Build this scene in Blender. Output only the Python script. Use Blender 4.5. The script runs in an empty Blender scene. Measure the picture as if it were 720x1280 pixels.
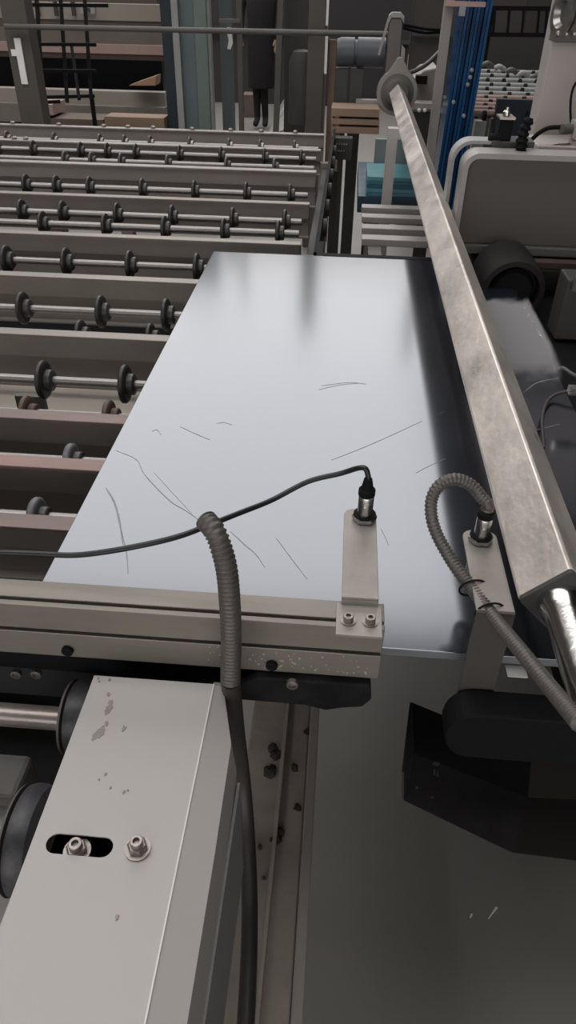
import bpy, math, random
from mathutils import Vector, Matrix, Quaternion
rnd = random.Random(7)
S = bpy.context.scene
COL = S.collection

# ---------------------------------------------------------------- camera
CAMZ = 1.5; FPX = 900.0
RIGHT = Vector((0.9968099819554055, 0.07802534583011428, 0.01679003520411451))
UP = Vector((-0.060244439574195396, 0.5976032169261026, 0.7995254859102147))
BACK = Vector((0.05234947348785332, -0.7979864914443506, 0.6003974451127186))
cam = bpy.data.objects.new('camera', bpy.data.cameras.new('camera')); COL.objects.link(cam)
mw = Matrix((RIGHT, UP, BACK)).transposed().to_4x4(); mw.translation = (0, 0, CAMZ)
cam.matrix_world = mw
cam.data.sensor_fit = 'VERTICAL'; cam.data.sensor_height = 36.0
cam.data.lens = 36.0 * FPX / 1280.0
cam.data.clip_start = 0.02; cam.data.clip_end = 100
S.camera = cam
S.view_settings.view_transform = 'Standard'; S.view_settings.look = 'None'
S.view_settings.exposure = 0.0; S.view_settings.gamma = 1.0; S.view_settings.use_curve_mapping = False

# ---------------------------------------------------------------- light: a dim grey sky outside, a long roof light, added fill panel and opening
W = bpy.data.worlds.new('world'); S.world = W; W.use_nodes = True
W.node_tree.nodes['Background'].inputs[0].default_value = (1.0, 0.96, 0.94, 1)
W.node_tree.nodes['Background'].inputs[1].default_value = 2.5
SKYLIGHT = 3.0          # radiance of the translucent roof sheeting

def at(px, py, y=None, z=None, x=None):
    """a point of the place read off the photograph, at depth y, height z or offset x"""
    d = RIGHT*((px-360)/FPX) + UP*(-(py-640)/FPX) - BACK
    t = y/d.y if y is not None else ((z-CAMZ)/d.z if z is not None else x/d.x)
    return Vector((0, 0, CAMZ)) + d*t

# ---------------------------------------------------------------- materials
MATS = {}
def mat(name, col, rough=0.6, metal=0.0, var=0.15, scale=12.0, bump=0.15, ior=1.45, dirt=None, dirt_amt=0.0, coat=0.0,
        streak=None, emit=None, estr=0.0, trans=0.0, alpha=1.0, rvar=0.1):
    if name in MATS: return MATS[name]
    m = bpy.data.materials.new(name); m.use_nodes = True
    nt = m.node_tree; N = nt.nodes; L = nt.links
    b = N['Principled BSDF']
    b.inputs['Roughness'].default_value = rough; b.inputs['Metallic'].default_value = metal
    b.inputs['IOR'].default_value = ior; b.inputs['Coat Weight'].default_value = coat
    b.inputs['Transmission Weight'].default_value = trans; b.inputs['Alpha'].default_value = alpha
    if emit:
        b.inputs['Emission Color'].default_value = (*emit, 1); b.inputs['Emission Strength'].default_value = estr
    tc = N.new('ShaderNodeTexCoord'); mp = N.new('ShaderNodeMapping')
    L.new(tc.outputs['Object'], mp.inputs[0])
    if streak: mp.inputs['Scale'].default_value = streak
    nz = N.new('ShaderNodeTexNoise'); nz.inputs['Scale'].default_value = scale; nz.inputs['Detail'].default_value = 6
    L.new(mp.outputs[0], nz.inputs['Vector'])
    mx = N.new('ShaderNodeMix'); mx.data_type = 'RGBA'
    mx.inputs[6].default_value = (*[c*(1-var) for c in col], 1); mx.inputs[7].default_value = (*[min(1, c*(1+var)) for c in col], 1)
    L.new(nz.outputs['Fac'], mx.inputs[0])
    out = mx.outputs[2]
    if dirt:
        n2 = N.new('ShaderNodeTexNoise'); n2.inputs['Scale'].default_value = scale*0.6; n2.inputs['Detail'].default_value = 8
        n2.inputs['Roughness'].default_value = 0.7
        L.new(mp.outputs[0], n2.inputs['Vector'])
        cr = N.new('ShaderNodeValToRGB'); e = cr.color_ramp.elements
        e[0].position = 0.5 - dirt_amt*0.3; e[0].color = (0, 0, 0, 1); e[1].position = 0.72 - dirt_amt*0.2; e[1].color = (1, 1, 1, 1)
        L.new(n2.outputs['Fac'], cr.inputs[0])
        mm = N.new('ShaderNodeMath'); mm.operation = 'MULTIPLY'; mm.inputs[1].default_value = min(1, dirt_amt*1.6)
        L.new(cr.outputs[0], mm.inputs[0])
        m2 = N.new('ShaderNodeMix'); m2.data_type = 'RGBA'; L.new(mm.outputs[0], m2.inputs[0])
        L.new(out, m2.inputs[6]); m2.inputs[7].default_value = (*dirt, 1); out = m2.outputs[2]
    L.new(out, b.inputs['Base Color'])
    if rvar:
        mr = N.new('ShaderNodeMapRange'); mr.inputs[3].default_value = max(0.02, rough-rvar); mr.inputs[4].default_value = min(1, rough+rvar)
        L.new(nz.outputs['Fac'], mr.inputs[0]); L.new(mr.outputs[0], b.inputs['Roughness'])
    if bump:
        n3 = N.new('ShaderNodeTexNoise'); n3.inputs['Scale'].default_value = scale*6; n3.inputs['Detail'].default_value = 4
        L.new(mp.outputs[0], n3.inputs['Vector'])
        bp = N.new('ShaderNodeBump'); bp.inputs['Strength'].default_value = bump; bp.inputs['Distance'].default_value = 0.002
        L.new(n3.outputs['Fac'], bp.inputs['Height']); L.new(bp.outputs[0], b.inputs['Normal'])
    MATS[name] = m
    return m

floor_m = mat('dark smooth concrete', (0.20, 0.19, 0.175), 0.42, var=0.10, scale=1.2, bump=0.02, ior=1.6, dirt=(0.17, 0.16, 0.15), dirt_amt=0.3, rvar=0.03)
wall_m = mat('dark sheet wall', (0.05, 0.046, 0.044), 0.8, scale=1.5)
ceil_m = mat('dark roof sheeting', (0.025, 0.025, 0.027), 0.9, scale=1.0)
sky_m = mat('translucent roof sheet', (0.8, 0.82, 0.85), 0.9, var=0.03, emit=(1.0, 0.97, 0.955), estr=SKYLIGHT, bump=0)
glass_m = mat('dark polished glass', (0.012, 0.014, 0.02), 0.165, var=0.2, scale=3, bump=0.0, ior=2.25, rvar=0.03)
edge_m = mat('ground glass edge', (0.16, 0.17, 0.18), 0.5, scale=30)
scratch_m = mat('scratch', (0.30, 0.30, 0.32), 0.8, bump=0)
tube_m = mat('brushed steel tube', (0.40, 0.365, 0.335), 0.36, metal=0.5, var=0.32, scale=15, bump=0.3, streak=(1, 0.6, 1), dirt=(0.70, 0.64, 0.59), dirt_amt=0.62, rvar=0.22)
shaft_m = mat('polished steel shaft', (0.62, 0.60, 0.58), 0.2, metal=1.0, var=0.08, scale=20)
alu_m = mat('weathered aluminium', (0.26, 0.235, 0.205), 0.45, metal=0.35, var=0.15, scale=6, streak=(0.25, 2, 2), dirt=(0.16, 0.145, 0.13), dirt_amt=0.4)
cover_m = mat('off white painted steel', (0.395, 0.38, 0.365), 0.42, var=0.04, scale=6, bump=0.08, rvar=0.05)
smudge_m = mat('brown grease smudge', (0.26, 0.225, 0.205), 0.6, var=0.3, scale=90)
beam_m = mat('grey painted beam', (0.27, 0.245, 0.225), 0.55, var=0.2, scale=7, streak=(0.3, 1, 1), dirt=(0.22, 0.195, 0.175), dirt_amt=0.5)
red_m = mat('reddish primed beam', (0.36, 0.22, 0.20), 0.6, var=0.2, scale=7, streak=(0.3, 1, 1), dirt=(0.16, 0.14, 0.13), dirt_amt=0.5)
rod_m = mat('roller shaft steel', (0.25, 0.24, 0.23), 0.35, metal=0.7, scale=20, streak=(0.3, 1, 1))
rubber_m = mat('black rubber', (0.018, 0.017, 0.017), 0.5, var=0.3, scale=40, dirt=(0.07, 0.065, 0.06), dirt_amt=0.35)
hub_m = mat('dark grey hub', (0.06, 0.058, 0.056), 0.4, var=0.2, scale=40)
rust_m = mat('rusty disc', (0.10, 0.065, 0.05), 0.6, var=0.3, scale=40)
grey_wheel_m = mat('scuffed grey disc', (0.11, 0.11, 0.12), 0.5, var=0.4, scale=20, dirt=(0.3, 0.3, 0.31), dirt_amt=0.4)
black_m = mat('black', (0.006, 0.006, 0.007), 0.75, var=0.3, scale=20, ior=1.25)
blackp_m = mat('black splashed steel', (0.007, 0.007, 0.008), 0.7, ior=1.25, var=0.3, scale=20, dirt=(0.08, 0.08, 0.085), dirt_amt=0.12)
cable_m = mat('black cable', (0.012, 0.012, 0.013), 0.4, scale=60)
hose_m = mat('grey corrugated plastic', (0.085, 0.077, 0.07), 0.4, var=0.2, scale=40)
plate_m = mat('bead blasted plate', (0.29, 0.265, 0.245), 0.5, metal=0.4, var=0.12, scale=25, dirt=(0.38, 0.36, 0.34), dirt_amt=0.3)
chrome_m = mat('nickel plated brass', (0.45, 0.44, 0.43), 0.25, metal=1.0, var=0.1, scale=60)
bolt_m = mat('zinc bolt', (0.30, 0.27, 0.25), 0.38, metal=0.8, var=0.4, scale=150)
concrete_beam_m = mat('stained channel', (0.29, 0.25, 0.22), 0.7, var=0.25, scale=9, dirt=(0.035, 0.03, 0.028), dirt_amt=0.25)
guard_m = mat('grey brown guard', (0.088, 0.078, 0.068), 0.6, var=0.08, scale=4)
rim_m = mat('light rim', (0.30, 0.28, 0.27), 0.5, scale=10)
beige_m = mat('beige machine paint', (0.40, 0.365, 0.345), 0.5, var=0.04, scale=5)
brown_m = mat('brown strip', (0.075, 0.05, 0.045), 0.6, scale=10)
dkgrey_m = mat('dark machine grey', (0.045, 0.043, 0.042), 0.6, var=0.2, scale=8)
mid_m = mat('mid machine grey', (0.10, 0.095, 0.09), 0.6, var=0.2, scale=8)
post_m = mat('grey brown post', (0.085, 0.078, 0.068), 0.7, var=0.15, scale=5)
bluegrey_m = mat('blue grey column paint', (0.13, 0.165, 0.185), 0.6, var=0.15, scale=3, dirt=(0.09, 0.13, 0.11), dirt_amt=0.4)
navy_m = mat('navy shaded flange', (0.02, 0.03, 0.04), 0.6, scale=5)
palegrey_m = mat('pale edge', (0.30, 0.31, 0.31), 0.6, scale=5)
bluesheet_m = mat('blue glass edge', (0.012, 0.075, 0.20), 0.2, var=0.35, scale=4, ior=1.5)
teal_m = mat('teal glass', (0.10, 0.36, 0.40), 0.15, var=0.25, scale=3, ior=1.5)
wood_m = mat('pallet wood', (0.26, 0.18, 0.13), 0.75, var=0.25, scale=8, streak=(0.2, 1, 1))
pink_m = mat('pinkish board', (0.36, 0.25, 0.225), 0.7, var=0.1, scale=5)
motor_m = mat('dark blue grey motor', (0.065, 0.075, 0.09), 0.45, scale=8)
cream_m = mat('beige board', (0.29, 0.26, 0.225), 0.7, var=0.12, scale=4)
tan_m = mat('brown board', (0.12, 0.092, 0.075), 0.7, var=0.15, scale=4)
white_m = mat('white', (0.8, 0.79, 0.77), 0.5, var=0.03)
cloth_m = mat('black cloth', (0.016, 0.015, 0.016), 0.9, var=0.3, scale=8)
skin_m = mat('skin', (0.32, 0.20, 0.15), 0.6, var=0.05)
hair_m = mat('black hair', (0.01, 0.009, 0.009), 0.6)
sheet_m = mat('crumpled grey plastic', (0.24, 0.235, 0.225), 0.45, var=0.2, scale=10)

glass_m.node_tree.nodes['Principled BSDF'].inputs['Specular Tint'].default_value = (0.86, 0.91, 1.0, 1)
glass_m.node_tree.nodes['Principled BSDF'].inputs['IOR'].default_value = 2.35
# ---------------------------------------------------------------- mesh building
def wloc(o):
    v = Vector((0, 0, 0))
    while o: v += o.location; o = o.parent
    return v

class MB:
    def __init__(s): s.v = []; s.f = []
    def add(s, vs, fs):
        k = len(s.v); s.v += [Vector(v) for v in vs]; s.f += [tuple(i+k for i in f) for f in fs]; return s
    def box(s, x0, x1, y0, y1, z0, z1):
        x0, x1 = min(x0, x1), max(x0, x1); y0, y1 = min(y0, y1), max(y0, y1); z0, z1 = min(z0, z1), max(z0, z1)
        return s.add([(x0,y0,z0),(x1,y0,z0),(x1,y1,z0),(x0,y1,z0),(x0,y0,z1),(x1,y0,z1),(x1,y1,z1),(x0,y1,z1)],
                     [(3,2,1,0),(4,5,6,7),(0,1,5,4),(1,2,6,5),(2,3,7,6),(3,0,4,7)])
    def bar(s, p, q, w, h=None, up=(0, 0, 1)):
        h = h or w; p = Vector(p); q = Vector(q); d = (q-p).normalized(); u = Vector(up)
        if abs(d.dot(u)) > 0.95: u = Vector((0, 1, 0))
        a = d.cross(u).normalized(); b = a.cross(d).normalized(); vs = []
        for c in (p, q):
            for sa, sb in ((-1,-1),(1,-1),(1,1),(-1,1)): vs.append(c + a*(sa*w/2) + b*(sb*h/2))
        return s.add(vs, [(0,1,2,3),(7,6,5,4),(0,4,5,1),(1,5,6,2),(2,6,7,3),(3,7,4,0)])
    def lathe(s, c, axis, prof, n=24):
        """prof: (distance along axis, radius) pairs"""
        c = Vector(c); d = Vector(axis).normalized(); u = Vector((0,0,1)) if abs(d.z) < 0.9 else Vector((0,1,0))
        a = d.cross(u).normalized(); b = d.cross(a); vs = []
        for t, r in prof:
            for i in range(n):
                th = 2*math.pi*i/n; vs.append(c + d*t + a*(r*math.cos(th)) + b*(r*math.sin(th)))
        fs = []
        for k in range(len(prof)-1):
            for i in range(n):
                j = (i+1) % n; fs.append((k*n+i, (k+1)*n+i, (k+1)*n+j, k*n+j))
        fs.append(tuple(range(n))); fs.append(tuple(reversed(range((len(prof)-1)*n, len(prof)*n))))
        return s.add(vs, fs)
    def cyl(s, p, q, r, n=20, r2=None):
        p = Vector(p); q = Vector(q); return s.lathe(p, q-p, [(0, r), ((q-p).length, r if r2 is None else r2)], n)
    def path(s, pts, r, n=10, sub=6, rib=None, pitch=None):
        P = catmull([Vector(p) for p in pts], sub)
        if rib:
            P = resample(P, pitch/4)
        fr = None; vs = []; m = len(P)
        for i, p in enumerate(P):
            d = (P[min(i+1, m-1)] - P[max(i-1, 0)]).normalized()
            if fr is None:
                u = Vector((0,0,1)) if abs(d.z) < 0.9 else Vector((0,1,0)); fr = d.cross(u).normalized()
            fr = (fr - d*fr.dot(d)).normalized(); b = d.cross(fr)
            rr = r(i/(m-1)) if callable(r) else r
            if rib: rr = rr*(1 if i % 4 in (0, 1) else 1-rib)
            for k in range(n):
                th = 2*math.pi*k/n; vs.append(p + fr*(rr*math.cos(th)) + b*(rr*math.sin(th)))
        fs = [(k*n+i, (k+1)*n+i, (k+1)*n+(i+1) % n, k*n+(i+1) % n) for k in range(m-1) for i in range(n)]
        fs.append(tuple(range(n))); fs.append(tuple(reversed(range((m-1)*n, m*n))))
        return s.add(vs, fs)
    def prism(s, poly, a, b, axis='Y'):
        """poly of 2-D points: (x,z) along Y, (y,z) along X, (x,y) along Z"""
        def mk(u, w, t): return {'Y': (u, t, w), 'X': (t, u, w), 'Z': (u, w, t)}[axis]
        n = len(poly); vs = [mk(u, w, a) for u, w in poly] + [mk(u, w, b) for u, w in poly]
        return s.add(vs, [tuple(range(n)), tuple(reversed(range(n, 2*n)))] + [(i, i+n, (i+1) % n+n, (i+1) % n) for i in range(n)])
    def build(s, name, m, parent=None, smooth=None, bevel=0, loc=None, label=None):
        me = bpy.data.meshes.new(name); off = wloc(parent) if parent else Vector((0,0,0))
        if loc is not None: off = Vector(loc)
        me.from_pydata([v-off for v in s.v], [], s.f); me.update()
        import bmesh
        bm = bmesh.new(); bm.from_mesh(me); bmesh.ops.recalc_face_normals(bm, faces=bm.faces); bm.to_mesh(me); bm.free()
        me.materials.append(m); o = bpy.data.objects.new(name, me); COL.objects.link(o)
        if parent: o.parent = parent
        if loc is not None: o.location = Vector(loc) - (wloc(parent) if parent else Vector((0,0,0)))
        if smooth:
            for p in me.polygons: p.use_smooth = True
            me.set_sharp_from_angle(angle=math.radians(smooth))
        if bevel:
            bv = o.modifiers.new('bevel', 'BEVEL'); bv.width = bevel; bv.segments = 2; bv.limit_method = 'ANGLE'; bv.angle_limit = 0.6
        if label: o['label'] = label
        return o
def catmull(P, sub):
    if len(P) < 3: return P
    out = []
    for i in range(len(P)-1):
        a = P[i-1] if i else P[0]*2-P[1]; b = P[i]; c = P[i+1]; d = P[i+2] if i+2 < len(P) else P[-1]*2-P[-2]
        for k in range(sub):
            t = k/sub; out.append(0.5*((2*b) + (c-a)*t + (2*a-5*b+4*c-d)*t*t + (3*b-a-3*c+d)*t**3))
    return out + [P[-1]]
def resample(P, step):
    out = [P[0]]; acc = 0.0
    for i in range(1, len(P)):
        a = P[i-1]; b = P[i]; L = (b-a).length; t = step-acc
        while t <= L: out.append(a.lerp(b, t/L)); t += step
        acc = L-(t-step)
    return out
def tag(o, label, cat, group=None, kind=None):
    o['label'] = label; o['category'] = cat
    if group: o['group'] = group
    if kind: o['kind'] = kind
    return o
def thing(name, label, cat, loc=(0,0,0), group=None):
    o = bpy.data.objects.new(name, None); o.empty_display_size = 0.1; COL.objects.link(o); o.location = loc
    return tag(o, label, cat, group)
def struct(o): o['kind'] = 'structure'; return o
def dup(o, parent, loc=None):
    c = o.copy(); COL.objects.link(c); c.parent = parent
    if loc is not None: c.location = loc
    for ch in o.children: dup(ch, c)
    return c

# ---------------------------------------------------------------- the hall
HX0, HX1, HY0, HY1, HZ = -9.0, 7.0, -5.0, 20.0, 6.0
SX0, SX1, SY0, SY1 = -6.5, 1.82, 5.5, 19.0
struct(MB().box(HX0, HX1, HY0, HY1, -0.1, 0).build('floor', floor_m))
struct(MB().box(HX0, HX1, HY1, HY1+0.1, 0, HZ).build('wall_back', wall_m))
struct(MB().box(HX0-0.1, HX0, HY0, HY1, 0, HZ).build('wall_left', wall_m))
struct(MB().box(HX1, HX1+0.1, HY0, HY1, 0, HZ).build('wall_right', wall_m))
DX0, DX1, DZ = -5.0, 4.0, 3.6          # unseen wide opening added behind the camera for fill light
struct(MB().box(HX0, DX0, HY0-0.1, HY0, 0, HZ).box(DX1, HX1, HY0-0.1, HY0, 0, HZ).box(DX0, DX1, HY0-0.1, HY0, DZ, HZ).build('wall_front', wall_m))
c = MB()
RY_0, RY_1, RX_1 = -0.6, 3.2, 1.2
c.box(HX0, SX0, HY0, HY1, HZ, HZ+0.1).box(SX1, HX1, SY0, HY1, HZ, HZ+0.1).box(SX0, HX1, RY_1, SY0, HZ, HZ+0.1).box(SX0, HX1, HY0, RY_0, HZ, HZ+0.1).box(RX_1, HX1, RY_0, RY_1, HZ, HZ+0.1).box(SX0, SX1, SY1, HY1, HZ, HZ+0.1)
struct(c.build('ceiling', ceil_m))
struct(MB().box(SX0, SX1, SY0, SY1, HZ+0.02, HZ+0.06).build('window_1', sky_m))
struct(MB().box(SX0, RX_1, RY_0, RY_1, HZ+0.02, HZ+0.06).build('fill_panel', sky_m))  # unseen glowing panel added overhead to brighten the foreground

# ---------------------------------------------------------------- glass sheet on the conveyor
GT = 0.900
gl = thing('glass_sheet', 'large dark polished glass sheet lying on the black rollers, reflecting the bright roof', 'glass sheet', (0.04, 1.24, 0.89))
MB().box(-0.34, 0.42, 0.5575, 1.93, 0.889, GT).build('pane', glass_m, gl, bevel=0.0008)
MB().box(-0.34, 0.42, 0.5568, 0.5574, 0.8895, 0.8992).build('ground_edge', edge_m, gl)
def ribbon(pts, w):
    P = catmull([at(px, py, z=GT+0.0004) for px, py in pts], 5); mb = MB(); n = len(P); vs = []
    for i, p in enumerate(P):
        d = (P[min(i+1, n-1)]-P[max(i-1, 0)]).normalized(); a = Vector((-d.y, d.x, 0)); t = i/(n-1)
        ww = w*(0.25+math.sin(math.pi*t)**0.5*0.75)*(0.8+0.4*rnd.random())/2
        vs += [p-a*ww, p+a*ww, p-a*ww-Vector((0,0,0.0004)), p+a*ww-Vector((0,0,0.0004))]
    fs = []
    for i in range(n-1):
        k = i*4; fs += [(k, k+1, k+5, k+4), (k+2, k+6, k+7, k+3), (k, k+4, k+6, k+2), (k+1, k+3, k+7, k+5)]
    fs += [(0, 2, 3, 1), (4*n-4, 4*n-3, 4*n-1, 4*n-2)]
    return mb.add(vs, fs)
for pts, w in [([(145,563),(170,574),(180,592),(198,612),(215,628),(232,638),(252,652)], 0.0022),
               ([(192,590),(212,612),(240,642)], 0.0010),
               ([(288,664),(305,680),(320,693),(331,709)], 0.0018), ([(132,609),(143,628),(150,655),(154,683)], 0.0055),
               ([(152,665),(158,690),(160,718)], 0.0030), ([(345,672),(362,695),(384,724)], 0.0012), ([(225,533),(242,541),(263,550)], 0.0014),
               ([(271,529),(280,528),(290,531)], 0.0012), ([(190,539),(196,537),(202,544)], 0.0012), ([(414,575),(445,563),(478,549),(528,526)], 0.0014),
               ([(520,591),(535,583),(557,573)], 0.0016), ([(398,487),(425,481),(448,479)], 0.0012), ([(548,518),(556,514)], 0.002),
               ([(476,660),(482,672),(486,682)], 0.0010), ([(430,690),(440,705)], 0.0010), ([(402,482),(436,478),(458,480)], 0.001),
               ([(640,545),(660,540),(700,530)], 0.002), ([(655,490),(672,478),(700,472)], 0.003)]:
    ribbon(pts, w*0.5).build('scratch', scratch_m, gl)

# ---------------------------------------------------------------- roller conveyor frame
XL, XR = -2.30, 0.10
conv = thing('roller_conveyor', 'steel roller conveyor table of long parallel cross beams, left of and under the glass', 'conveyor', (-1.0, 2.3, 0))
BEAMS = [(3.95, 0, 0.13), (3.56, 0, 0.10), (3.12, 0, 0.13), (2.62, 0, 0.11), (2.16, 0, 0.12), (1.80, 0, 0.12), (1.44, 0, 0.12), (1.085, 1, 0.12), (0.935, 1, 0.12), (0.782, 1, 0.10)]
for i, (y, red, h) in enumerate(BEAMS):
    xr = XR if y < 2 else -0.12
    b = MB()
    b.box(XL, xr, y+0.003, y+0.025, 0.8535-h*0.42, 0.8535)
    b.box(XL, xr, y+0.014, y+0.026, 0.8535-h, 0.8535-h*0.42-0.0001)
    o = b.build('cross_beam', beam_m, conv, bevel=0.003)
    MB().box(XL, xr, y-0.006, y+(0.026 if y < 3 else 0.034), 0.8540, 0.8600).build('top_flange', red_m if red else plate_m if y > 3 else alu_m, o, bevel=0.001)
    MB().box(XL, xr, y-0.004, y+0.0138, 0.8535-h, 0.8535-h+0.006).build('bottom_lip', beam_m, o, bevel=0.001)
    if y > 3.5:
        for px in ((5, 68, 128, 160, 193, 243, 292, 330, 372) if y > 3.8 else (48, 62)):
            p = at(px, 158, z=0.865); MB().lathe((p.x, y+0.02, 0.8602), (0,0,1), [(0,0.012),(0.008,0.012),(0.012,0.007)], 10).build('bolt', bolt_m, o)
for x, xx in ((XL-0.05, XL), (-0.12, -0.08)):
    y0 = 0.7 if x < -1 else 2.05
    MB().box(x, xx, y0, 4.05, 0.66 if x > -1 else 0.70, 0.72 if x > -1 else 0.845).build('side_rail', dkgrey_m, conv, bevel=0.002)
for x in (XL-0.05, -0.95, -0.14):
    for y in ((0.8, 2.4, 3.9) if x < -1 else (2.4, 3.9) if x > -0.2 else (1.46, 3.14)):
        MB().box(x, x+0.05, y, y+0.05, 0.0, 0.74).build('leg', beam_m, conv)
MB().box(XL, -0.12, 1.30, 1.36, 0.42, 0.48).box(XL, -0.12, 2.9, 2.96, 0.42, 0.48).build('lower_brace', mid_m, conv)
# a wide lower channel seen between the near beams, with its upright gusset
MB().box(XL, -0.15, 1.30, 1.75, 0.69, 0.705).build('dusty_tray', mat('dusty tan panel', (0.42, 0.38, 0.33), 0.7, var=0.15, scale=6), conv)
pg = at(38, 500, y=1.31); MB().box(pg.x-0.02, pg.x+0.04, 1.285, 1.299, 0.45, 0.79).build('gusset', mid_m, conv)

# ---------------------------------------------------------------- roller shafts with wheels (each turns as one)
WR = 0.0375
def wheel_proto(parent, loc, tire_m, hubm, r=WR, w=0.013):
    t = MB().lathe((-w/2, 0, 0), (1,0,0), [(0,r*0.80),(0.001,r*0.93),(w*0.28,r),(w*0.72,r),(w-0.001,r*0.93),(w,r*0.80)], 28).build('wheel', tire_m, parent, smooth=40)
    for v in t.data.vertices: v.co += wloc(parent)
    t.location = loc
    h = MB().lathe((w/2, 0, 0), (1,0,0), [(0,r*0.56),(0.011,r*0.56),(0.013,r*0.50),(0.0135,r*0.30)], 20)
    ho = h.build('hub', hubm, t, smooth=40)
    for v in ho.data.vertices: v.co += wloc(t)
    return t
ORD = ['first', 'second', 'third', 'fourth', 'fifth', 'sixth', 'seventh', 'eighth', 'ninth', 'tenth', 'eleventh', 'twelfth', 'thirteenth', 'fourteenth']
COLX = [-0.41, -0.565, -0.745, -0.93, -1.06, -1.19, -1.385, -1.56, -1.74, -1.92, -2.1]
def row(pxs, py, z): return [at(px, py, z=z).x for px in pxs]
SH = [ # y, z, wheel x list, tyre, hub, radius, extra right x
    (0.830, 0.838, row((40,), 645, 0.85)+[-0.25, -0.60], grey_wheel_m, hub_m, 0.030, 'with scuffed grey discs'),
    (0.985, 0.838, row((85,), 573, 0.85)+[-0.28, -0.60], grey_wheel_m, hub_m, 0.030, 'with scuffed grey discs'),
    (1.140, 0.836, row((18, 128), 510, 0.87)+[-0.78, -0.26], rust_m, rust_m, 0.032, 'with small rusty discs'),
    (1.245, 0.851, [-0.405, -0.567, -0.745, -0.93, -1.1, -0.22], rubber_m, hub_m, WR, 'with large black wheels'),
    (1.495, 0.838, row((93, 185), 408, 0.87)+[-0.80, -1.0, -0.26], rubber_m, hub_m, 0.033, 'with low wheels mostly hidden'),
    (1.602, 0.851, [-0.401, -0.556, -0.744, -0.93, -1.1, -1.28, -0.22], rubber_m, hub_m, WR, 'with large black wheels'),
    (1.942, 0.851, [-0.575, -0.752, -0.919, -1.08, -1.25, -0.39, -0.22], rubber_m, hub_m, WR, 'with large black wheels'),
    (2.295, 0.851, [-0.556, -0.743, -0.944, -1.13, -1.3, -0.37, -0.2], rubber_m, hub_m, WR, 'close in front of its neighbour'),
    (2.425, 0.851, [-0.559, -0.741, -0.923, -1.06, -1.25, -0.36, -0.19], rubber_m, hub_m, WR, 'close behind its neighbour'),
    (2.775, 0.851, [-0.743, -0.939, -1.064, -1.178, -1.35, -0.55, -0.36, -0.2], rubber_m, hub_m, WR, 'with black wheels'),
    (3.240, 0.848, row((28, 68, 112, 180), 233, 0.85)+[-0.3, -0.5], hub_m, hub_m, 0.034, 'with dark wheels'),
    (3.410, 0.851, [-0.732, -0.926, -1.053, -1.172, -1.385, -1.55, -0.55, -0.36, -0.2], rubber_m, hub_m, WR, 'with black wheels'),
    (3.660, 0.846, row((5, 68, 128, 160, 193, 243, 292, 330, 372), 171, 0.86), hub_m, bolt_m, 0.034, 'with small wheels'),
]
for i, (y, z, xs, tm, hm, r, desc) in enumerate(SH):
    xr = 0.05 if y < 1.9 else -0.135
    if y < 1.2: xr = -0.05
    sh = thing('roller_shaft', '%s roller shaft back from the aluminium rail, %s' % (ORD[i], desc), 'roller', ((XL+xr)/2, y, z), 'roller shafts of the conveyor')
    MB().cyl((XL+0.001, y, z), (xr, y, z), 0.0085 if y < 2 else 0.010, 14).build('shaft', rod_m, sh, smooth=40)
    first = None
    for x in sorted(xs):
        if x > xr-0.02: continue
        l = Vector((x, y, z)) - wloc(sh)
        if first is None: first = wheel_proto(sh, l, tm, hm, r)
        else: dup(first, sh, l)

# ---------------------------------------------------------------- near rollers beside the white cover
def near_roller(px, py, z, r, label, desc):
    p = at(px, py, z=z); t = thing('belt_pulley', label, 'wheel', (p.x, p.y, z))
    MB().lathe((p.x-0.012, p.y, z), (1,0,0), [(0,r*0.84),(0.003,r*0.97),(0.008,r),(0.015,r),(0.021,r*0.95),(0.024,r*0.8)], 40).build('tire', mat('scuffed rubber', (0.03, 0.03, 0.033), 0.45, var=0.4, scale=30, dirt=(0.13, 0.13, 0.15), dirt_amt=0.28), t, smooth=40)
    MB().lathe((p.x+0.0121, p.y, z), (1,0,0), [(0,r*0.70),(0.004,r*0.66),(0.006,r*0.45),(0.020,r*0.40)], 32).build('hub', grey_wheel_m, t, smooth=40)
    MB().lathe((p.x-0.0148, p.y, z), (1,0,0), [(0,r*0.96),(0.0026,r*0.985)], 40).build('rim', mid_m, t, smooth=40, label='thin pale outer rim')
    return t, p
t1, p1 = near_roller(104, 897, 0.86, 0.040, 'black wheel with pale rim on steel shaft, at the far corner of the white cover', '')
MB().cyl((-0.9, p1.y, 0.855), (p1.x-0.016, p1.y, 0.855), 0.0125, 24).build('shaft', mat('worn shaft', (0.34, 0.30, 0.28), 0.35, metal=0.6, var=0.3, scale=30), t1, smooth=40)
t2, p2 = near_roller(42, 1050, 0.85, 0.050, 'larger black wheel nearest the camera, left of the white cover', '')
MB().cyl((-0.9, p2.y-0.005, 0.845), (p2.x-0.016, p2.y-0.005, 0.845), 0.034, 28).build('drum', mat('dark drum', (0.12, 0.118, 0.115), 0.4, metal=0.4, scale=20), t2, smooth=40)
blk = MB().box(-0.9, at(38, 950, z=0.80).x, 0.405, 0.455, 0.70, 0.80); tag(blk.build('bearing_block', mid_m, bevel=0.006), 'grey bearing block under the steel shaft, left of the two black wheels', 'bearing block')
tag(MB().box(-0.9, -0.13, 0.535, 0.60, 0.55, 0.80).build('back_channel', black_m), 'black channel in shadow behind the aluminium rail', 'channel')

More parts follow.
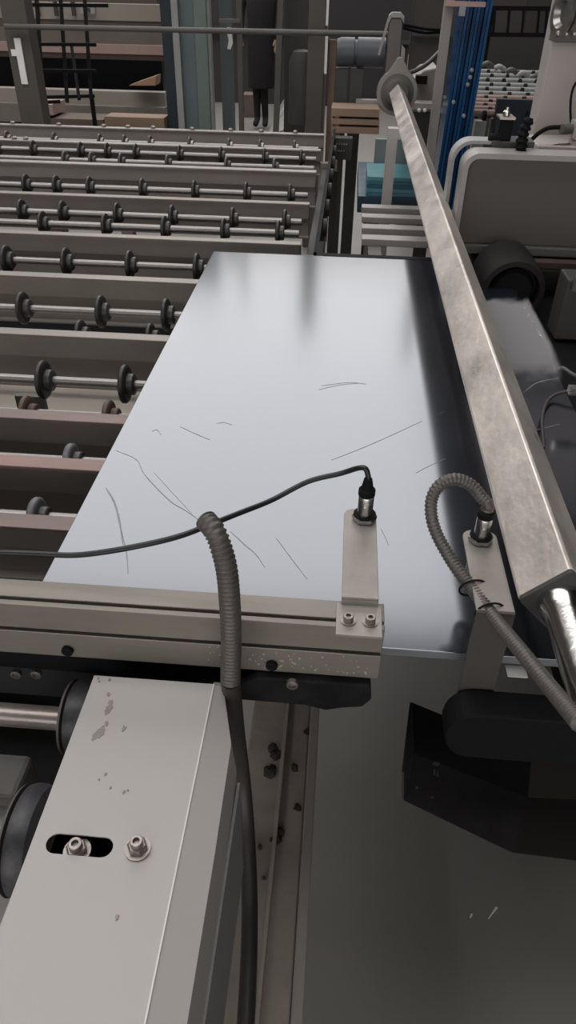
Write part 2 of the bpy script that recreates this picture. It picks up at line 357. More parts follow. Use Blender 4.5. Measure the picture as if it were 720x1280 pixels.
# ---------------------------------------------------------------- aluminium rail across the foreground
RZ = 1.0; RY0, RY1 = 0.488, 0.523; RX0, RX1 = -1.0, 0.063
rail = thing('aluminium_rail', 'long dusty aluminium extrusion rail with slots, crossing in front of the glass', 'rail', (-0.4, 0.5, 0.917))
g = 0.005; d = 0.009
prof = [(RY0, RZ), (RY0+0.006, RZ), (RY0+0.006, RZ-d), (RY0+0.006+g, RZ-d), (RY0+0.006+g, RZ), (RY1, RZ), (RY1, 0.9285), (RY0, 0.9285),
        (RY0, 0.962), (RY0+d, 0.962), (RY0+d, 0.962+g), (RY0, 0.962+g)]
MB().prism(prof, RX0, RX1, 'X').build('extrusion', alu_m, rail, bevel=0.0008)
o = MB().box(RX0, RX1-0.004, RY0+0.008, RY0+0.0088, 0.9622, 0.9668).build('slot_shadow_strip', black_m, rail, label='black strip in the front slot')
for x in (-0.255, -0.045):
    MB().lathe((x, RY0-0.0005, 0.940), (0,-1,0), [(0,0.006),(0.004,0.006),(0.004,0.003)], 12).build('bolt', black_m, rail)
sk_ = MB()
for k in range(70):
    x = rnd.uniform(-0.11, 0.055); z = 0.9335+0.026*rnd.random()**1.5; r = rnd.uniform(0.0003, 0.0011)
    sk_.box(x-r, x+r, RY0-0.0004, RY0-0.0001, z-r, z+r)
sk_.build('dried_splashes', mat('dried splash', (0.42, 0.40, 0.38), 0.8), rail)['kind'] = 'stuff'
ub = thing('mounting_bar', 'black mounting bar with bolts under the aluminium rail', 'bar', (-0.3, 0.49, 0.85))
MB().box(RX0, RX1-0.012, 0.502, 0.533, 0.886, 0.928).build('bar', black_m, ub, bevel=0.003)
q = [(-0.085, 0.905), (-0.06, 0.926), (0.055, 0.9275), (0.058, 0.905), (0.05, 0.892), (0.03, 0.888), (0.012, 0.882), (-0.01, 0.888), (-0.085, 0.889)]
MB().prism(q, 0.480, 0.5015, 'Y').build('end_clamp', blackp_m, ub, bevel=0.002)
for px, py in ((20, 843), (45, 843), (365, 858)):
    p = at(px, py, y=0.498 if px < 100 else 0.474); MB().lathe((p.x, 0.5015 if px < 100 else 0.4795, p.z), (0,-1,0), [(0,0.006),(0.005,0.006),(0.0055,0.0035),(0.003,0.0034)], 12).build('bolt', bolt_m, ub, smooth=30)

# ---------------------------------------------------------------- sensors
def sensor(x, y, zt, label, name='proximity_sensor', short=False):
    s = thing(name, label, 'sensor', (x, y, zt-0.05))
    MB().lathe((x, y, zt-0.055), (0,0,1), [(0,0.0075),(0.002,0.0085),(0.085,0.0085),(0.087,0.0078)], 24).build('body', chrome_m, s, smooth=40)
    th = MB()
    for k in range(10): th.lathe((x, y, zt-0.05+k*0.004), (0,0,1), [(0,0.0085),(0.001,0.0091),(0.002,0.0085)], 20)
    th.build('thread', chrome_m, s, smooth=30)
    MB().lathe((x, y, zt+0.032), (0,0,1), [(0,0.0078),(0.0015,0.0092),(0.008,0.0092),(0.0095,0.007)]+([] if short else [(0.014,0.006),(0.022,0.0045)]), 20).build('cap', black_m, s, smooth=40)
    for z0, nm in ((zt+0.0005, 'nut'), (zt-0.0105, 'lower_nut')):
        MB().lathe((x, y, z0), (0,0,1), [(0,0.0130),(0.0008,0.0138),(0.0052,0.0138),(0.006,0.0128)], 6).build('nut', chrome_m, s)
    MB().lathe((x, y, zt+0.0066), (0,0,1), [(0,0.0125),(0.0012,0.0125)], 24).build('washer', black_m, s)
    MB().lathe((x-0.001, y-0.0086, zt+0.022), (0,-1,0), [(0,0.0013),(0.0008,0.001)], 8).build('indicator', white_m, s)
    return s
s1 = sensor(0.043, 0.641, 1.0145, 'metal proximity sensor standing on the bracket of the aluminium rail')
s2 = sensor(0.174, 0.641, 0.9945, 'metal proximity sensor under the loop of grey hose, beside the square steel tube', short=True)
def slotted_plate(cx, w, y0, y1, z0, z1, rnd_r=0.012):
    pts = [(cx-w/2, y0), (cx+w/2, y0)]
    for k in range(7):
        a = math.pi/2*k/6; pts.append((cx+w/2-rnd_r+rnd_r*math.cos(a), y1-rnd_r+rnd_r*math.sin(a)))
    for k in range(7):
        a = math.pi/2+math.pi/2*k/6; pts.append((cx-w/2+rnd_r+rnd_r*math.cos(a), y1-rnd_r+rnd_r*math.sin(a)))
    return MB().prism(pts, z0, z1, 'Z')
b1 = thing('sensor_bracket', 'flat steel bracket bolted on the end of the aluminium rail', 'bracket', (0.038, 0.53, 1.0))
slotted_plate(0.0385, 0.036, 0.515, 0.66, 1.0105, 1.0138).build('arm', plate_m, b1, bevel=0.0006)
MB().box(0.0205, 0.0565, 0.5145, 0.518, 1.004, 1.0105).build('step', plate_m, b1)
MB().box(0.016, 0.060, 0.474, 0.517, 1.0005, 1.0040).build('foot', plate_m, b1, bevel=0.0006)
for x in (0.0275, 0.0485):
    w = MB().lathe((x, 0.492, 1.0042), (0,0,1), [(0,0.0075),(0.0012,0.0075)], 24).build('washer', bolt_m, b1, smooth=30)
    MB().lathe((x, 0.492, 1.0055), (0,0,1), [(0,0.0050),(0.0055,0.0050),(0.006,0.0045),(0.006,0.0026),(0.003,0.0024)], 18).build('bolt', bolt_m, b1, smooth=30)
b2 = thing('hanging_bracket', 'bent steel bracket hanging down beside the glass edge, under the hose loop', 'bracket', (0.175, 0.53, 0.87))
slotted_plate(0.175, 0.038, 0.530, 0.660, 0.9905, 0.9938).build('arm', plate_m, b2, bevel=0.0006)
MB().box(0.156, 0.194, 0.5265, 0.530, 0.865, 0.9938).build('drop', mat('dark bracket', (0.06, 0.053, 0.05), 0.6, scale=20), b2, bevel=0.0006)
# cable of the first sensor
cb = [(0.043, 0.641, 1.060), (0.0425, 0.642, 1.072), (0.036, 0.646, 1.079)] + [at(425, 592, y=0.655), at(385, 602, y=0.65), at(340, 625, y=0.63), at(300, 641, y=0.60), at(262, 656, y=0.57), at(225, 670, y=0.55), at(180, 681, y=0.535), at(130, 690, y=0.53), at(90, 694, y=0.53), at(40, 692, y=0.53), at(-30, 690, y=0.53), at(-120, 690, y=0.53)]
tag(MB().path(cb, 0.0030, 10, 6).build('sensor_cable', cable_m, smooth=60), 'black cable running from the left sensor across above the glass to the left', 'cable')
# hose 1
h1 = [at(300, 1400, z=0.60), at(306, 1300, z=0.60), at(311, 1200, z=0.60), at(312, 1120, z=0.60), at(309, 1040, z=0.62), at(303, 970, z=0.68), at(295, 910, z=0.80), at(288, 850, y=0.452)]
h1b = [at(288, 850, y=0.452), at(289, 800, y=0.453), at(287, 750, y=0.456), at(283, 710, y=0.462), at(275, 680, y=0.468), at(267, 662, y=0.475), at(257, 650, y=0.485)]
hs = thing('conduit_hose', 'corrugated grey hose rising in front of the rail behind the white cover', 'hose', tuple(h1b[0]))
MB().path(h1b, 0.0098, 16, 8, rib=0.13, pitch=0.0045).build('corrugated_sleeve', hose_m, hs, smooth=70)
MB().path(h1, 0.0098, 12, 6).build('lower_hose', mat('dark dirty hose', (0.035, 0.03, 0.028), 0.5, scale=30), hs, smooth=60, label='smooth black lower run of hose')
h2 = [Vector((0.174, 0.641, 1.0365)), Vector((0.174, 0.642, 1.043)), at(602, 622, y=0.647), at(588, 606, y=0.655), at(568, 599, y=0.655), at(549, 607, y=0.650), at(539, 628, y=0.642), at(543, 660, y=0.625), at(564, 700, y=0.60), at(592, 738, y=0.565), at(622, 778, y=0.515), at(652, 815, y=0.465), at(684, 855, y=0.42), at(725, 905, y=0.36)]
hs2 = thing('conduit_loop', 'corrugated grey hose looping over the right sensor and down to the lower right', 'hose', tuple(h2[0]))
MB().path(h2, lambda t: 0.0070+0.0006*t, 14, 8, rib=0.13, pitch=0.0042).build('corrugated_sleeve', hose_m, hs2, smooth=70)
for k, (px, py, yy) in enumerate(((589, 733, 0.57), (610, 762, 0.535))):
    p = at(px, py, y=yy); mb = MB(); ring = []
    for i in range(13):
        a = 2*math.pi*i/12; ring.append(p + Vector((0.0145*math.cos(a)+0.002, 0.004*math.cos(a), 0.0105*math.sin(a)-0.002)))
    tag(mb.path(ring, 0.0012, 6, 2).build('cable_tie', black_m), ('upper' if k == 0 else 'lower')+' thin black cable tie around the looping hose and bracket', 'cable tie')

# ---------------------------------------------------------------- white cover in the foreground
cv = thing('drive_cover', 'off-white painted steel drive cover with a slot and two bolts, bottom left', 'machine cover', (-0.16, 0.3, 0.80))
CT = 0.93; y0, y1 = -0.05, 0.465; xl, xm, xr2 = -0.2225, -0.1010, -0.086
sx0, sx1, sy = -0.2105, -0.1555, 0.2915; sr = 0.0085
def stadium(n=10):
    pts = []
    for k in range(n+1):
        a = math.pi/2+math.pi*k/n; pts.append((sx0+sr+sr*math.cos(a), sy+sr*math.sin(a)))
    for k in range(n+1):
        a = -math.pi/2+math.pi*k/n; pts.append((sx1-sr+sr*math.cos(a), sy+sr*math.sin(a)))
    return pts
st = stadium()
# top sheet with the slot cut out of it
T = 0.0016; top = MB(); h_ = len(st)//2
for zz in (CT, CT-T):
    top.add([(xl, sy+sr, zz), (xm, sy+sr, zz), (xm, y1, zz), (xl, y1, zz)], [(0, 1, 2, 3)])
    top.add([(xl, y0, zz), (xm, y0, zz), (xm, sy-sr, zz), (xl, sy-sr, zz)], [(0, 1, 2, 3)])
    top.add([(xl, sy-sr, zz), (xl, sy+sr, zz)] + [(u, v, zz) for u, v in st[:h_]], [tuple(range(h_+2))])
    top.add([(xm, sy+sr, zz), (xm, sy-sr, zz)] + [(u, v, zz) for u, v in st[h_:]], [tuple(range(h_+2))])
n = len(st)
top.add([(u, v, CT) for u, v in st]+[(u, v, CT-T) for u, v in st], [(i, (i+1) % n, n+(i+1) % n, n+i) for i in range(n)])
top.build('top_sheet', cover_m, cv)
MB().prism([(xl, CT-T-0.0001), (xl+T, CT-T-0.0001), (xl+T, 0.80), (xl, 0.80)], y0, y1, 'Y').build('left_side', cover_m, cv)
# right side: a folded slope, then a vertical drop, narrowing at the far end
rt = MB(); P = []
for y, k in ((y0, 1.0), (0.30, 1.0), (0.405, 0.95), (y1, 0.35)):
    P.append([(xm, y, CT), (xm+0.027*k, y, CT-0.009*k-0.002), (xm+0.031*k, y, CT-0.05), (xm+0.031*k, y, 0.76)])
vs = [p for r_ in P for p in r_]; fs = [(a*4+b, a*4+b+1, a*4+b+5, a*4+b+4) for a in range(3) for b in range(3)]
rt.add(vs, fs); o = rt.build('right_side', cover_m, cv)
sm_ = o.modifiers.new('solid', 'SOLIDIFY'); sm_.thickness = 0.0014; sm_.offset = -1
MB().box(xl+0.002, xm+0.006, y1-0.0016, y1, 0.80, CT-0.002).build('end_sheet', cover_m, cv)
MB().box(xm+0.0305, xm+0.0335, y0, 0.40, 0.70, 0.865).build('side_flange', mat('cover flange', (0.22, 0.225, 0.215), 0.5), cv, label='greenish grey side flange')
MB().box(xl+0.004, xm, y0, y1-0.004, 0.885, 0.892).build('inner_plate', black_m, cv)
def hexbolt(parent, x, y, z, r, tilt=(0.0, 0.0, 1)):
    w = MB().lathe((x, y, z), tilt, [(0,r*1.25),(0.0016,r*1.25)], 24).build('washer', bolt_m, parent, smooth=30)
    MB().lathe(Vector((x, y, z))+Vector(tilt)*0.0017, tilt, [(0,r*0.95),(0.004,r*0.98),(0.005,r*0.8)], 6).build('nut', bolt_m, parent)
    MB().lathe(Vector((x, y, z))+Vector(tilt)*0.0068, tilt, [(0,r*0.62),(0.0055,r*0.62),(0.006,r*0.56),(0.006,r*0.34),(0.002,r*0.30)], 18).build('bolt', bolt_m, parent, smooth=30)
MB().box(xm-0.0007, xm+0.0007, y0, y1, CT+0.0001, CT+0.0007).build('crease_highlight', mat('crease highlight', (0.62, 0.60, 0.57), 0.35), cv, label='bright highlight strip painted along the folded edge')  # thin bright strip painted on as the highlight of the fold
hexbolt(cv, -0.1352, 0.2925, CT+0.0003, 0.0085)
p = at(96, 1062, z=0.925); MB().cyl((p.x, p.y, 0.893), (p.x, p.y, 0.922), 0.0085, 20).build('spacer', bolt_m, cv, smooth=40)
hexbolt(cv, p.x, p.y, 0.9222, 0.0090)
for j, (px, py, r) in enumerate([(138, 878, .0045), (134, 890, .004), (128, 912, .004), (124, 918, .006), (118, 921, .004), (137, 884, .005), (133, 905, .003), (136, 868, .003), (155, 911, .003), (132, 968, .0018), (138, 985, .0016), (155, 990, .0018), (146, 1147, .0022), (123, 848, .0014), (124, 852, .0012), (137, 850, .002), (124, 975, .001), (160, 988, .0012)]):
    p = at(px, py, z=CT); mb = MB(); poly = []
    for k in range(11):
        a = 2*math.pi*k/11; rr = r*(0.55+0.6*rnd.random()); poly.append((p.x+rr*math.cos(a)*0.75, p.y+rr*math.sin(a)*1.1))
    mb.prism(poly, CT+0.00005, CT+0.0002+0.00005*j, 'Z').build('grease_smudge', smudge_m, cv)

# ---------------------------------------------------------------- low channel running to the back, dirty
lc = thing('floor_channel', 'dirty stained steel channel running lengthwise below, right of the white cover', 'channel', (-0.05, 0.8, 0.0))
MB().box(-0.108, -0.006, 0.0, 1.9, 0.40, 0.445).build('web', concrete_beam_m, lc, bevel=0.003)
MB().box(-0.0055, 0.010, 0.0, 1.9, 0.36, 0.462).build('right_flange', mat('pale flange', (0.24, 0.22, 0.20), 0.6, var=0.15, scale=10), lc, bevel=0.002)
MB().box(-0.050, -0.044, 0.0, 1.9, 0.4455, 0.458).build('rib', concrete_beam_m, lc, bevel=0.001)
for y in (0.05, 1.7): MB().box(-0.08, -0.03, y, y+0.05, 0, 0.399).build('leg', mid_m, lc)
for px, py, s_ in ((345, 945, 0.016), (338, 965, 0.02), (368, 960, 0.010), (372, 1010, 0.010), (348, 1050, 0.010), (340, 1050, 0.006), (325, 1060, 0.006), (330, 1098, 0.006), (350, 1040, 0.012), (385, 915, 0.012), (340, 935, .014)):
    p = at(px, py, z=0.446); mb = MB(); mb.lathe((p.x, p.y, 0.4456), (0,0,1), [(0,s_*0.6),(0.004,s_*0.5),(0.006,s_*0.2)], 8)
    for v in mb.v: v.x += (rnd.random()-.5)*s_*0.3; v.y += (rnd.random()-.5)*s_*0.5
    mb.build('dirt_clump', mat('dark dirt', (0.03, 0.025, 0.022), 0.9, scale=60), lc)

for k, (px, py, a, b_) in enumerate(((616, 1142, 0.012, 0.004), (589, 1145, 0.004, 0.004))):
    p = at(px, py, z=0.001); tag(MB().prism([(p.x-a, p.y-a), (p.x+b_-a, p.y-a*0.8), (p.x+a, p.y+a), (p.x+a-b_, p.y+a*1.2)], 0.0005, 0.0015, 'Z').build('floor_scrap', white_m), ('longer' if k == 0 else 'tiny')+' white scrap lying on the dark floor at lower right', 'scrap')
# ---------------------------------------------------------------- black housing and box, lower right
bh = thing('black_housing', 'black round-ended housing under the hanging bracket', 'housing', (0.2, 0.45, 0.78))
pc = at(567, 850, z=0.84); xa = at(548, 850, z=0.84).x
prof = []
for k in range(13):
    a = math.pi/2+math.pi*k/12; prof.append((xa+0.028+0.028*math.cos(a), 0.843+0.037*math.sin(a)))
prof += [(0.60, 0.800), (0.60, 0.880)]
MB().prism(prof, 0.490, 0.5255, 'Y').build('body', black_m, bh, bevel=0.003)
p = at(645, 838, z=0.8805); MB().box(p.x-0.011, p.x+0.011, p.y-0.010, p.y+0.006, 0.8802, 0.8816).build('pale_patch', white_m, bh, label='small pale square patch')  # small pale patch on top of the housing
bb = thing('black_chute', 'open black angular metal box splashed with water, hanging over the floor at lower right', 'metal box', (0.3, 0.5, 0.6))
Z = 0.70
A = at(515, 878, z=Z); B = at(505, 965, z=Z-0.005); C_ = at(505, 1000, z=0.67); D = at(640, 1065, z=0.67); E_ = at(735, 1077, z=0.67)
F_ = at(518, 942, z=0.69); G_ = at(660, 997, z=0.69); Hh = at(665, 940, z=Z); I_ = at(735, 960, z=Z); J_ = at(735, 900, z=Z)
def slab(pts, th, name, m, lab=None):
    P = [Vector(p) for p in pts]; nrm = (P[1]-P[0]).cross(P[2]-P[0]).normalized(); k = len(P)
    MB().add(P+[p-nrm*th for p in P], [tuple(range(k)), tuple(reversed(range(k, 2*k)))]+[(i, (i+1) % k, (i+1) % k+k, i+k) for i in range(k)]).build(name, m, bb, label=lab)
A2 = at(560, 897, z=Z); low = Vector((0, 0, -0.05))
slab([A, F_, G_, Hh], 0.003, 'inner_wall', black_m)
slab([A, B, C_, F_], 0.003, 'end_wall', mat('edge dark', (0.014, 0.013, 0.013), 0.6))
slab([F_, C_, D, G_], 0.003, 'front_wall', mat('splashed plate', (0.008, 0.007, 0.008), 0.7, ior=1.25, var=0.4, scale=30, dirt=(0.05, 0.05, 0.055), dirt_amt=0.1), 'black plate with pale splashes')
slab([G_, D, E_, at(735, 1000, z=0.69)], 0.003, 'side_plate', mat('dark plate', (0.009, 0.007, 0.007), 0.7, ior=1.25))
slab([Hh, G_, at(735, 1000, z=0.69), at(735, 930, z=0.70)], 0.003, 'brown_panel', mat('brown dark plate', (0.02, 0.016, 0.014), 0.6))
slab([A2, Hh, at(735, 930, z=0.70), at(735, 880, z=0.72), at(600, 880, z=0.72)], 0.003, 'top_plate', black_m)
for px, py, w_, h_ in ((598, 914, 16, 5), (628, 921, 14, 14), (613, 916, 6, 6), (545, 955, 10, 6), (543, 965, 4, 10), (540, 997, 4, 3), (521, 985, 4, 3), (547, 968, 3, 8)):
    p = at(px, py, z=0.703); k = 0.80/900
    mb = MB(); mb.prism([(p.x+w_*k*.5*math.cos(a)*(.6+.5*rnd.random()), p.y+h_*k*.7*math.sin(a)*(.6+.5*rnd.random())) for a in [i*math.pi/4 for i in range(8)]], 0.7032, 0.7040, 'Z')
    mb.build('splash', rim_m if py < 930 else dkgrey_m, bb)
tag(MB().box(0.62, 0.70, 0.30, 0.36, 0, 0.95).box(0.601, 0.70, 0.490, 0.5255, 0.80, 0.88).box(0.62, 0.70, 0.30, 0.52, 0.84, 0.90).build('support_post', dkgrey_m), 'dark support post at the right carrying the black housing', 'post')

# ---------------------------------------------------------------- square steel tube on its corner
tb = thing('square_tube', 'long square steel tube on its edge, crossing over the glass from the far flange', 'steel tube', (0.235, 2.4, 0.97))
cx, cz, hd = 0.2355, 1.010, 0.0415; pr = []
for k in range(4):
    a0 = math.pi/2*k
    for s_ in (-0.07, -0.03, 0.03, 0.07):
        r_ = hd*(1-0.035*abs(s_)/0.07)
        a = a0+s_; pr.append((cx+r_*math.cos(a), cz+r_*math.sin(a)))
MB().prism(pr, 0.535, 4.27, 'Y').build('tube', tube_m, tb, bevel=0.0006)
MB().prism([(cx+(x-cx)*0.97, cz+(z-cz)*0.97) for x, z in pr], 0.530, 0.5348, 'Y').build('end_cap', dkgrey_m, tb)
MB().lathe((cx, 0.530, cz), (0,-1,0), [(0,0.024),(0.012,0.022),(0.02,0.0195),(0.40,0.0195)], 32).build('shaft', shaft_m, tb, smooth=40, label='polished round steel shaft')

fl = at(483, 106, y=4.28)
gm = thing('gear_motor', 'blue-grey motor with upright gear arm and round flange at the far end of the tube', 'motor', (0.1, 4.4, 0.6))
prof = []
for k in range(25):
    a = math.radians(60+60+ (300)*k/24); prof.append((cx+0.105*math.cos(a), cz+0.105*math.sin(a)))
prof += [(cx+0.012, cz+0.155), (cx-0.012, cz+0.155)]
MB().prism(prof, 4.281, 4.33, 'Y').build('flange', mat('flange grey', (0.27, 0.25, 0.235), 0.5, metal=0.3, scale=10), gm, bevel=0.004)
MB().lathe((cx, 4.2805, cz), (0,-1,0), [(0,0.085),(0.004,0.085),(0.006,0.07),(0.02,0.055)], 32).build('collar', mid_m, gm, smooth=40)
a0 = at(484, 60, y=4.36); a1 = at(500, 60, y=4.36); zt = at(492, 22, y=4.36).z
MB().prism([(a0.x, 1.0), (a1.x+0.006, 1.0), (a1.x, zt-0.02), (a1.x-0.01, zt), (a0.x+0.01, zt), (a0.x, zt-0.02)], 4.34, 4.41, 'Y').build('gear_arm', mat('gear arm grey', (0.12, 0.105, 0.10), 0.5), gm, bevel=0.004)
MB().prism([(a0.x-0.006, zt-0.025), (a0.x-0.004, zt+0.01), (a0.x+0.012, zt+0.022), (a1.x-0.01, zt+0.022), (a1.x+0.006, zt+0.008), (a1.x+0.006, zt-0.02), (a1.x-0.008, zt+0.001), (a0.x+0.008, zt+0.001)], 4.335, 4.415, 'Y').build('arm_cap', rim_m, gm)
MB().prism([(a1.x+0.007, 1.03), (a1.x+0.030, 1.03), (a1.x+0.026, zt-0.13), (a1.x+0.006, zt-0.11)], 4.35, 4.405, 'Y').build('side_strip', rim_m, gm)
MB().bar((a0.x-0.04, 4.37, zt-0.16), (a0.x-0.004, 4.37, zt-0.004), 0.012).build('strut', rim_m, gm)
m0 = at(421, 65, y=4.45); m1 = at(481, 65, y=4.45)
MB().lathe((m0.x, 4.46, m0.z), (1,0,0), [(0,0.058),(0.02,0.066),(0.09,0.066),(0.092,0.056),(0.105,0.056),(0.107,0.068),(m1.x-m0.x,0.068)], 28).build('motor_body', motor_m, gm, smooth=35)
for px in (428, 447):
    q_ = at(px, 90, y=4.46); MB().box(q_.x-0.035, q_.x+0.03, 4.42, 4.50, 0.0, m0.z-0.07).build('support_leg', dkgrey_m if px != 462 else mid_m, gm)
q_ = at(447, 130, y=4.40); MB().box(q_.x-0.01, q_.x+0.14, 4.36, 4.41, q_.z-0.01, q_.z+0.025).build('foot_block', rim_m, gm)

# ---------------------------------------------------------------- grinding head on the right
mt = thing('guarded_machine', 'grey-brown machine guard with pale rounded rim over the grinding wheel, right of the tube', 'machine guard', (0.5, 2.0, 0.93))
gx0 = at(571, 265, y=1.945).x; gz0, gz1 = 0.938, at(640, 193, y=1.945).z; R_ = 0.038
def rounded(x0, x1, z0, z1, r, n=8):
    return [(x1, z0), (x1, z1)] + [(x0+r+r*math.cos(math.pi/2+math.pi/2*k/n), z1-r+r*math.sin(math.pi/2+math.pi/2*k/n)) for k in range(n+1)] + [(x0, z0)]
MB().prism(rounded(gx0+0.010, 0.95, gz0, gz1-0.010, R_-0.01), 1.965, 2.02, 'Y').build('face', guard_m, mt, bevel=0.002)
rim = rounded(gx0, 0.95, gz0, gz1, R_); inn = rounded(gx0+0.012, 0.95, gz0, gz1-0.012, R_-0.012)
mb = MB(); nn = len(rim); vs = [(u, 1.945, v) for u, v in rim]+[(u, 1.945, v) for u, v in inn]+[(u, 2.025, v) for u, v in rim]+[(u, 2.025, v) for u, v in inn]
fs = []
for i in range(nn-1):
    fs += [(i, i+1, nn+i+1, nn+i), (2*nn+i, 2*nn+i+1, 3*nn+i+1, 3*nn+i), (i, i+1, 2*nn+i+1, 2*nn+i), (nn+i, nn+i+1, 3*nn+i+1, 3*nn+i)]
mb.add(vs, fs).build('rim', rim_m, mt)
o1 = rounded(gx0-0.020, 0.37, 1.0, gz1+0.012, 0.05); i1 = rounded(gx0-0.011, 0.37, 1.0, gz1+0.004, 0.043); mb = MB()
vs = [(u, 2.04, v) for u, v in o1]+[(u, 2.04, v) for u, v in i1]+[(u, 2.10, v) for u, v in o1]+[(u, 2.10, v) for u, v in i1]
mb.add(vs, fs).build('outer_strap', palegrey_m, mt)
MB().box(gx0+0.03, 0.95, 1.95, 2.3, 0.915, 0.9375).build('bottom_lip', mid_m, mt, bevel=0.003)
zs_ = at(660, 320, y=1.905).z
MB().box(at(620, 326, y=1.905).x, 0.95, 1.905, 1.94, zs_-0.03, min(zs_, 0.9140)).build('red_brown_strip', brown_m, mt)
gw = thing('edge_grinder', 'dark round grinding wheel housing at the glass edge, under the grey-brown guard', 'grinding wheel', (0.42, 1.7, 0.9))
wc = at(643, 370, y=1.72)
MB().lathe((wc.x, 1.90, wc.z), (0,-1,0), [(0,0.078),(0.15,0.078),(0.158,0.074),(0.159,0.062),(0.12,0.060),(0.12,0.01)], 36).build('housing', mat('grinder dark', (0.02, 0.018, 0.018), 0.7, ior=1.25), gw, smooth=35)
MB().lathe((wc.x, 1.779, wc.z), (0,-1,0), [(0,0.050),(0.02,0.052),(0.03,0.045),(0.032,0.02)], 32).build('wheel', black_m, gw, smooth=35)
MB().lathe((wc.x+0.005, 1.7465, wc.z), (0,-1,0), [(0,0.006),(0.006,0.006),(0.008,0.003)], 12).build('nut', chrome_m, gw)
bk = thing('side_bracket', 'dark grey upright plate right of the grinding wheel', 'bracket', (0.5, 1.6, 0.8))
p = at(711, 350, y=1.62); p2_ = at(701, 425, y=1.62)
MB().box(p.x, p.x+0.3, 1.62, 1.70, p2_.z, p.z).build('plate', dkgrey_m, bk, bevel=0.004)
MB().box(p.x+0.01, p.x+0.06, 1.605, 1.6195, p.z-0.02, p.z+0.01).build('ledge', mid_m, bk)
bed = thing('machine_bed', 'black machine bed at the right of the glass, below the grinding wheel', 'machine bed', (0.9, 1.8, 0))
MB().box(0.44, 1.6, 0.75, 2.48, 0.45, 0.82).build('bed', black_m, bed, bevel=0.01)
MB().box(0.36, 0.95, 1.96, 2.48, 0.8205, 0.879).build('upper_bed', dkgrey_m, bed, bevel=0.004)
for x in (0.6, 1.4):
    for y in (0.9, 2.3): MB().box(x, x+0.1, y, y+0.1, 0, 0.45).build('leg', black_m, bed)
tag(MB().path([at(660, 488, y=1.30), at(680, 478, y=1.30), at(700, 460, y=1.33), at(720, 470, y=1.30), at(760, 480, y=1.28)], 0.004, 8, 5).build('water_pipe', mid_m, smooth=50), 'thin dark water pipe curving beside the glass edge below the grinding wheel', 'pipe')
tag(MB().path([at(680, 560, y=0.98), at(678, 520, y=1.09), at(690, 496, y=1.17), at(720, 488, y=1.18), at(780, 486, y=1.18)], 0.003, 8, 5).build('thin_tube', dkgrey_m, smooth=50), 'thin grey tube over the right edge of the glass', 'tube')
p = at(712, 490, y=1.10); tag(MB().box(p.x, p.x+0.03, 1.10, 1.115, p.z-0.006, p.z+0.006).box(p.x+0.02, 0.5, 1.102, 1.113, p.z-0.004, p.z+0.004).build('metal_clip', chrome_m), 'small shiny metal clip at the right edge of the picture beside the glass', 'clip')

# beige machine column and everything on it
mc = thing('machine_column', 'tall beige painted machine column at upper right with a shiny hub', 'machine column', (0.7, 2.6, 0))
cxl = at(690, 0, y=2.6).x
MB().box(cxl, 1.3, 2.50, 2.60, 1.0, 2.1).build('column', beige_m, mc, bevel=0.004)
MB().box(cxl+0.02, 1.3, 2.505, 2.595, 0.0, 0.999).build('pedestal', dkgrey_m, mc)
hc = at(700, 17, y=2.42)
MB().lathe((hc.x+0.05, 2.43, hc.z), (-1,-0.28,0.05), [(0,0.05),(0.03,0.05),(0.032,0.040),(0.038,0.040),(0.040,0.056),(0.050,0.056),(0.052,0.036),(0.038,0.025)], 28).build('hub', mat('bright hub', (0.30, 0.29, 0.28), 0.3, metal=0.8, var=0.5, scale=30), mc, smooth=35, label='shiny round hub')
q_ = at(695, 42, y=2.42); MB().box(q_.x, q_.x+0.4, 2.41, 2.495, q_.z-0.02, q_.z+0.012).build('clamp', mid_m, mc, bevel=0.003)
q_ = at(706, 20, y=2.46); MB().box(q_.x, q_.x+0.4, 2.44, 2.495, q_.z-0.05, q_.z+0.12).build('dark_block', dkgrey_m, mc, bevel=0.004)
for k in range(3):
    q2 = at(698+k*10, 42, y=2.405); MB().lathe((q2.x, 2.409, q2.z), (0,-1,0), [(0,0.007),(0.007,0.007),(0.009,0.004)], 8).build('screw', bolt_m, mc)
q_ = at(668, 178, y=2.35); MB().box(q_.x, 0.95, 2.30, 2.49, 1.02, q_.z).build('junction_box', beige_m, mc, bevel=0.003)
v0 = at(618, 193, y=2.03); v1 = at(643, 150, y=2.03); zc0 = at(630, 176, y=2.03).z
sv = thing('solenoid_valve', 'small black square solenoid valve with silver fitting on top of the guard', 'valve', (v0.x, 2.05, gz1))
MB().box(v0.x, v1.x, 2.03, 2.085, zc0, v1.z).build('coil', black_m, sv, bevel=0.003)
MB().box(v0.x-0.002, v1.x+0.002, 2.026, 2.088, v1.z+0.0005, v1.z+0.005).build('cap_plate', bolt_m, sv)
MB().lathe(((v0.x+v1.x)/2, 2.055, v1.z+0.006), (0,0,1), [(0,0.009),(0.008,0.009),(0.012,0.005),(0.018,0.005)], 14).build('fitting', chrome_m, sv)
MB().box(v0.x, v0.x+0.012, 2.02, 2.09, gz1+0.0145, zc0-0.0005).box(v0.x+0.0125, v1.x+0.022, 2.02, 2.09, gz1+0.0145, zc0-0.004).build('base', dkgrey_m, sv, bevel=0.002)
MB().box(v0.x-0.01, v1.x+0.06, 2.03, 2.11, gz1+0.0005, gz1+0.014).build('shelf', dkgrey_m, sv)
MB().cyl((v0.x-0.018, 2.05, (zc0+gz1)/2+0.01), (v0.x-0.0005, 2.05, (zc0+gz1)/2+0.01), 0.010, 12).build('port', black_m, sv)
cn = [at(651, 192, y=2.0), at(652, 180, y=2.0), at(654, 168, y=2.0), at(658, 157, y=2.0), at(663, 147, y=2.0)]
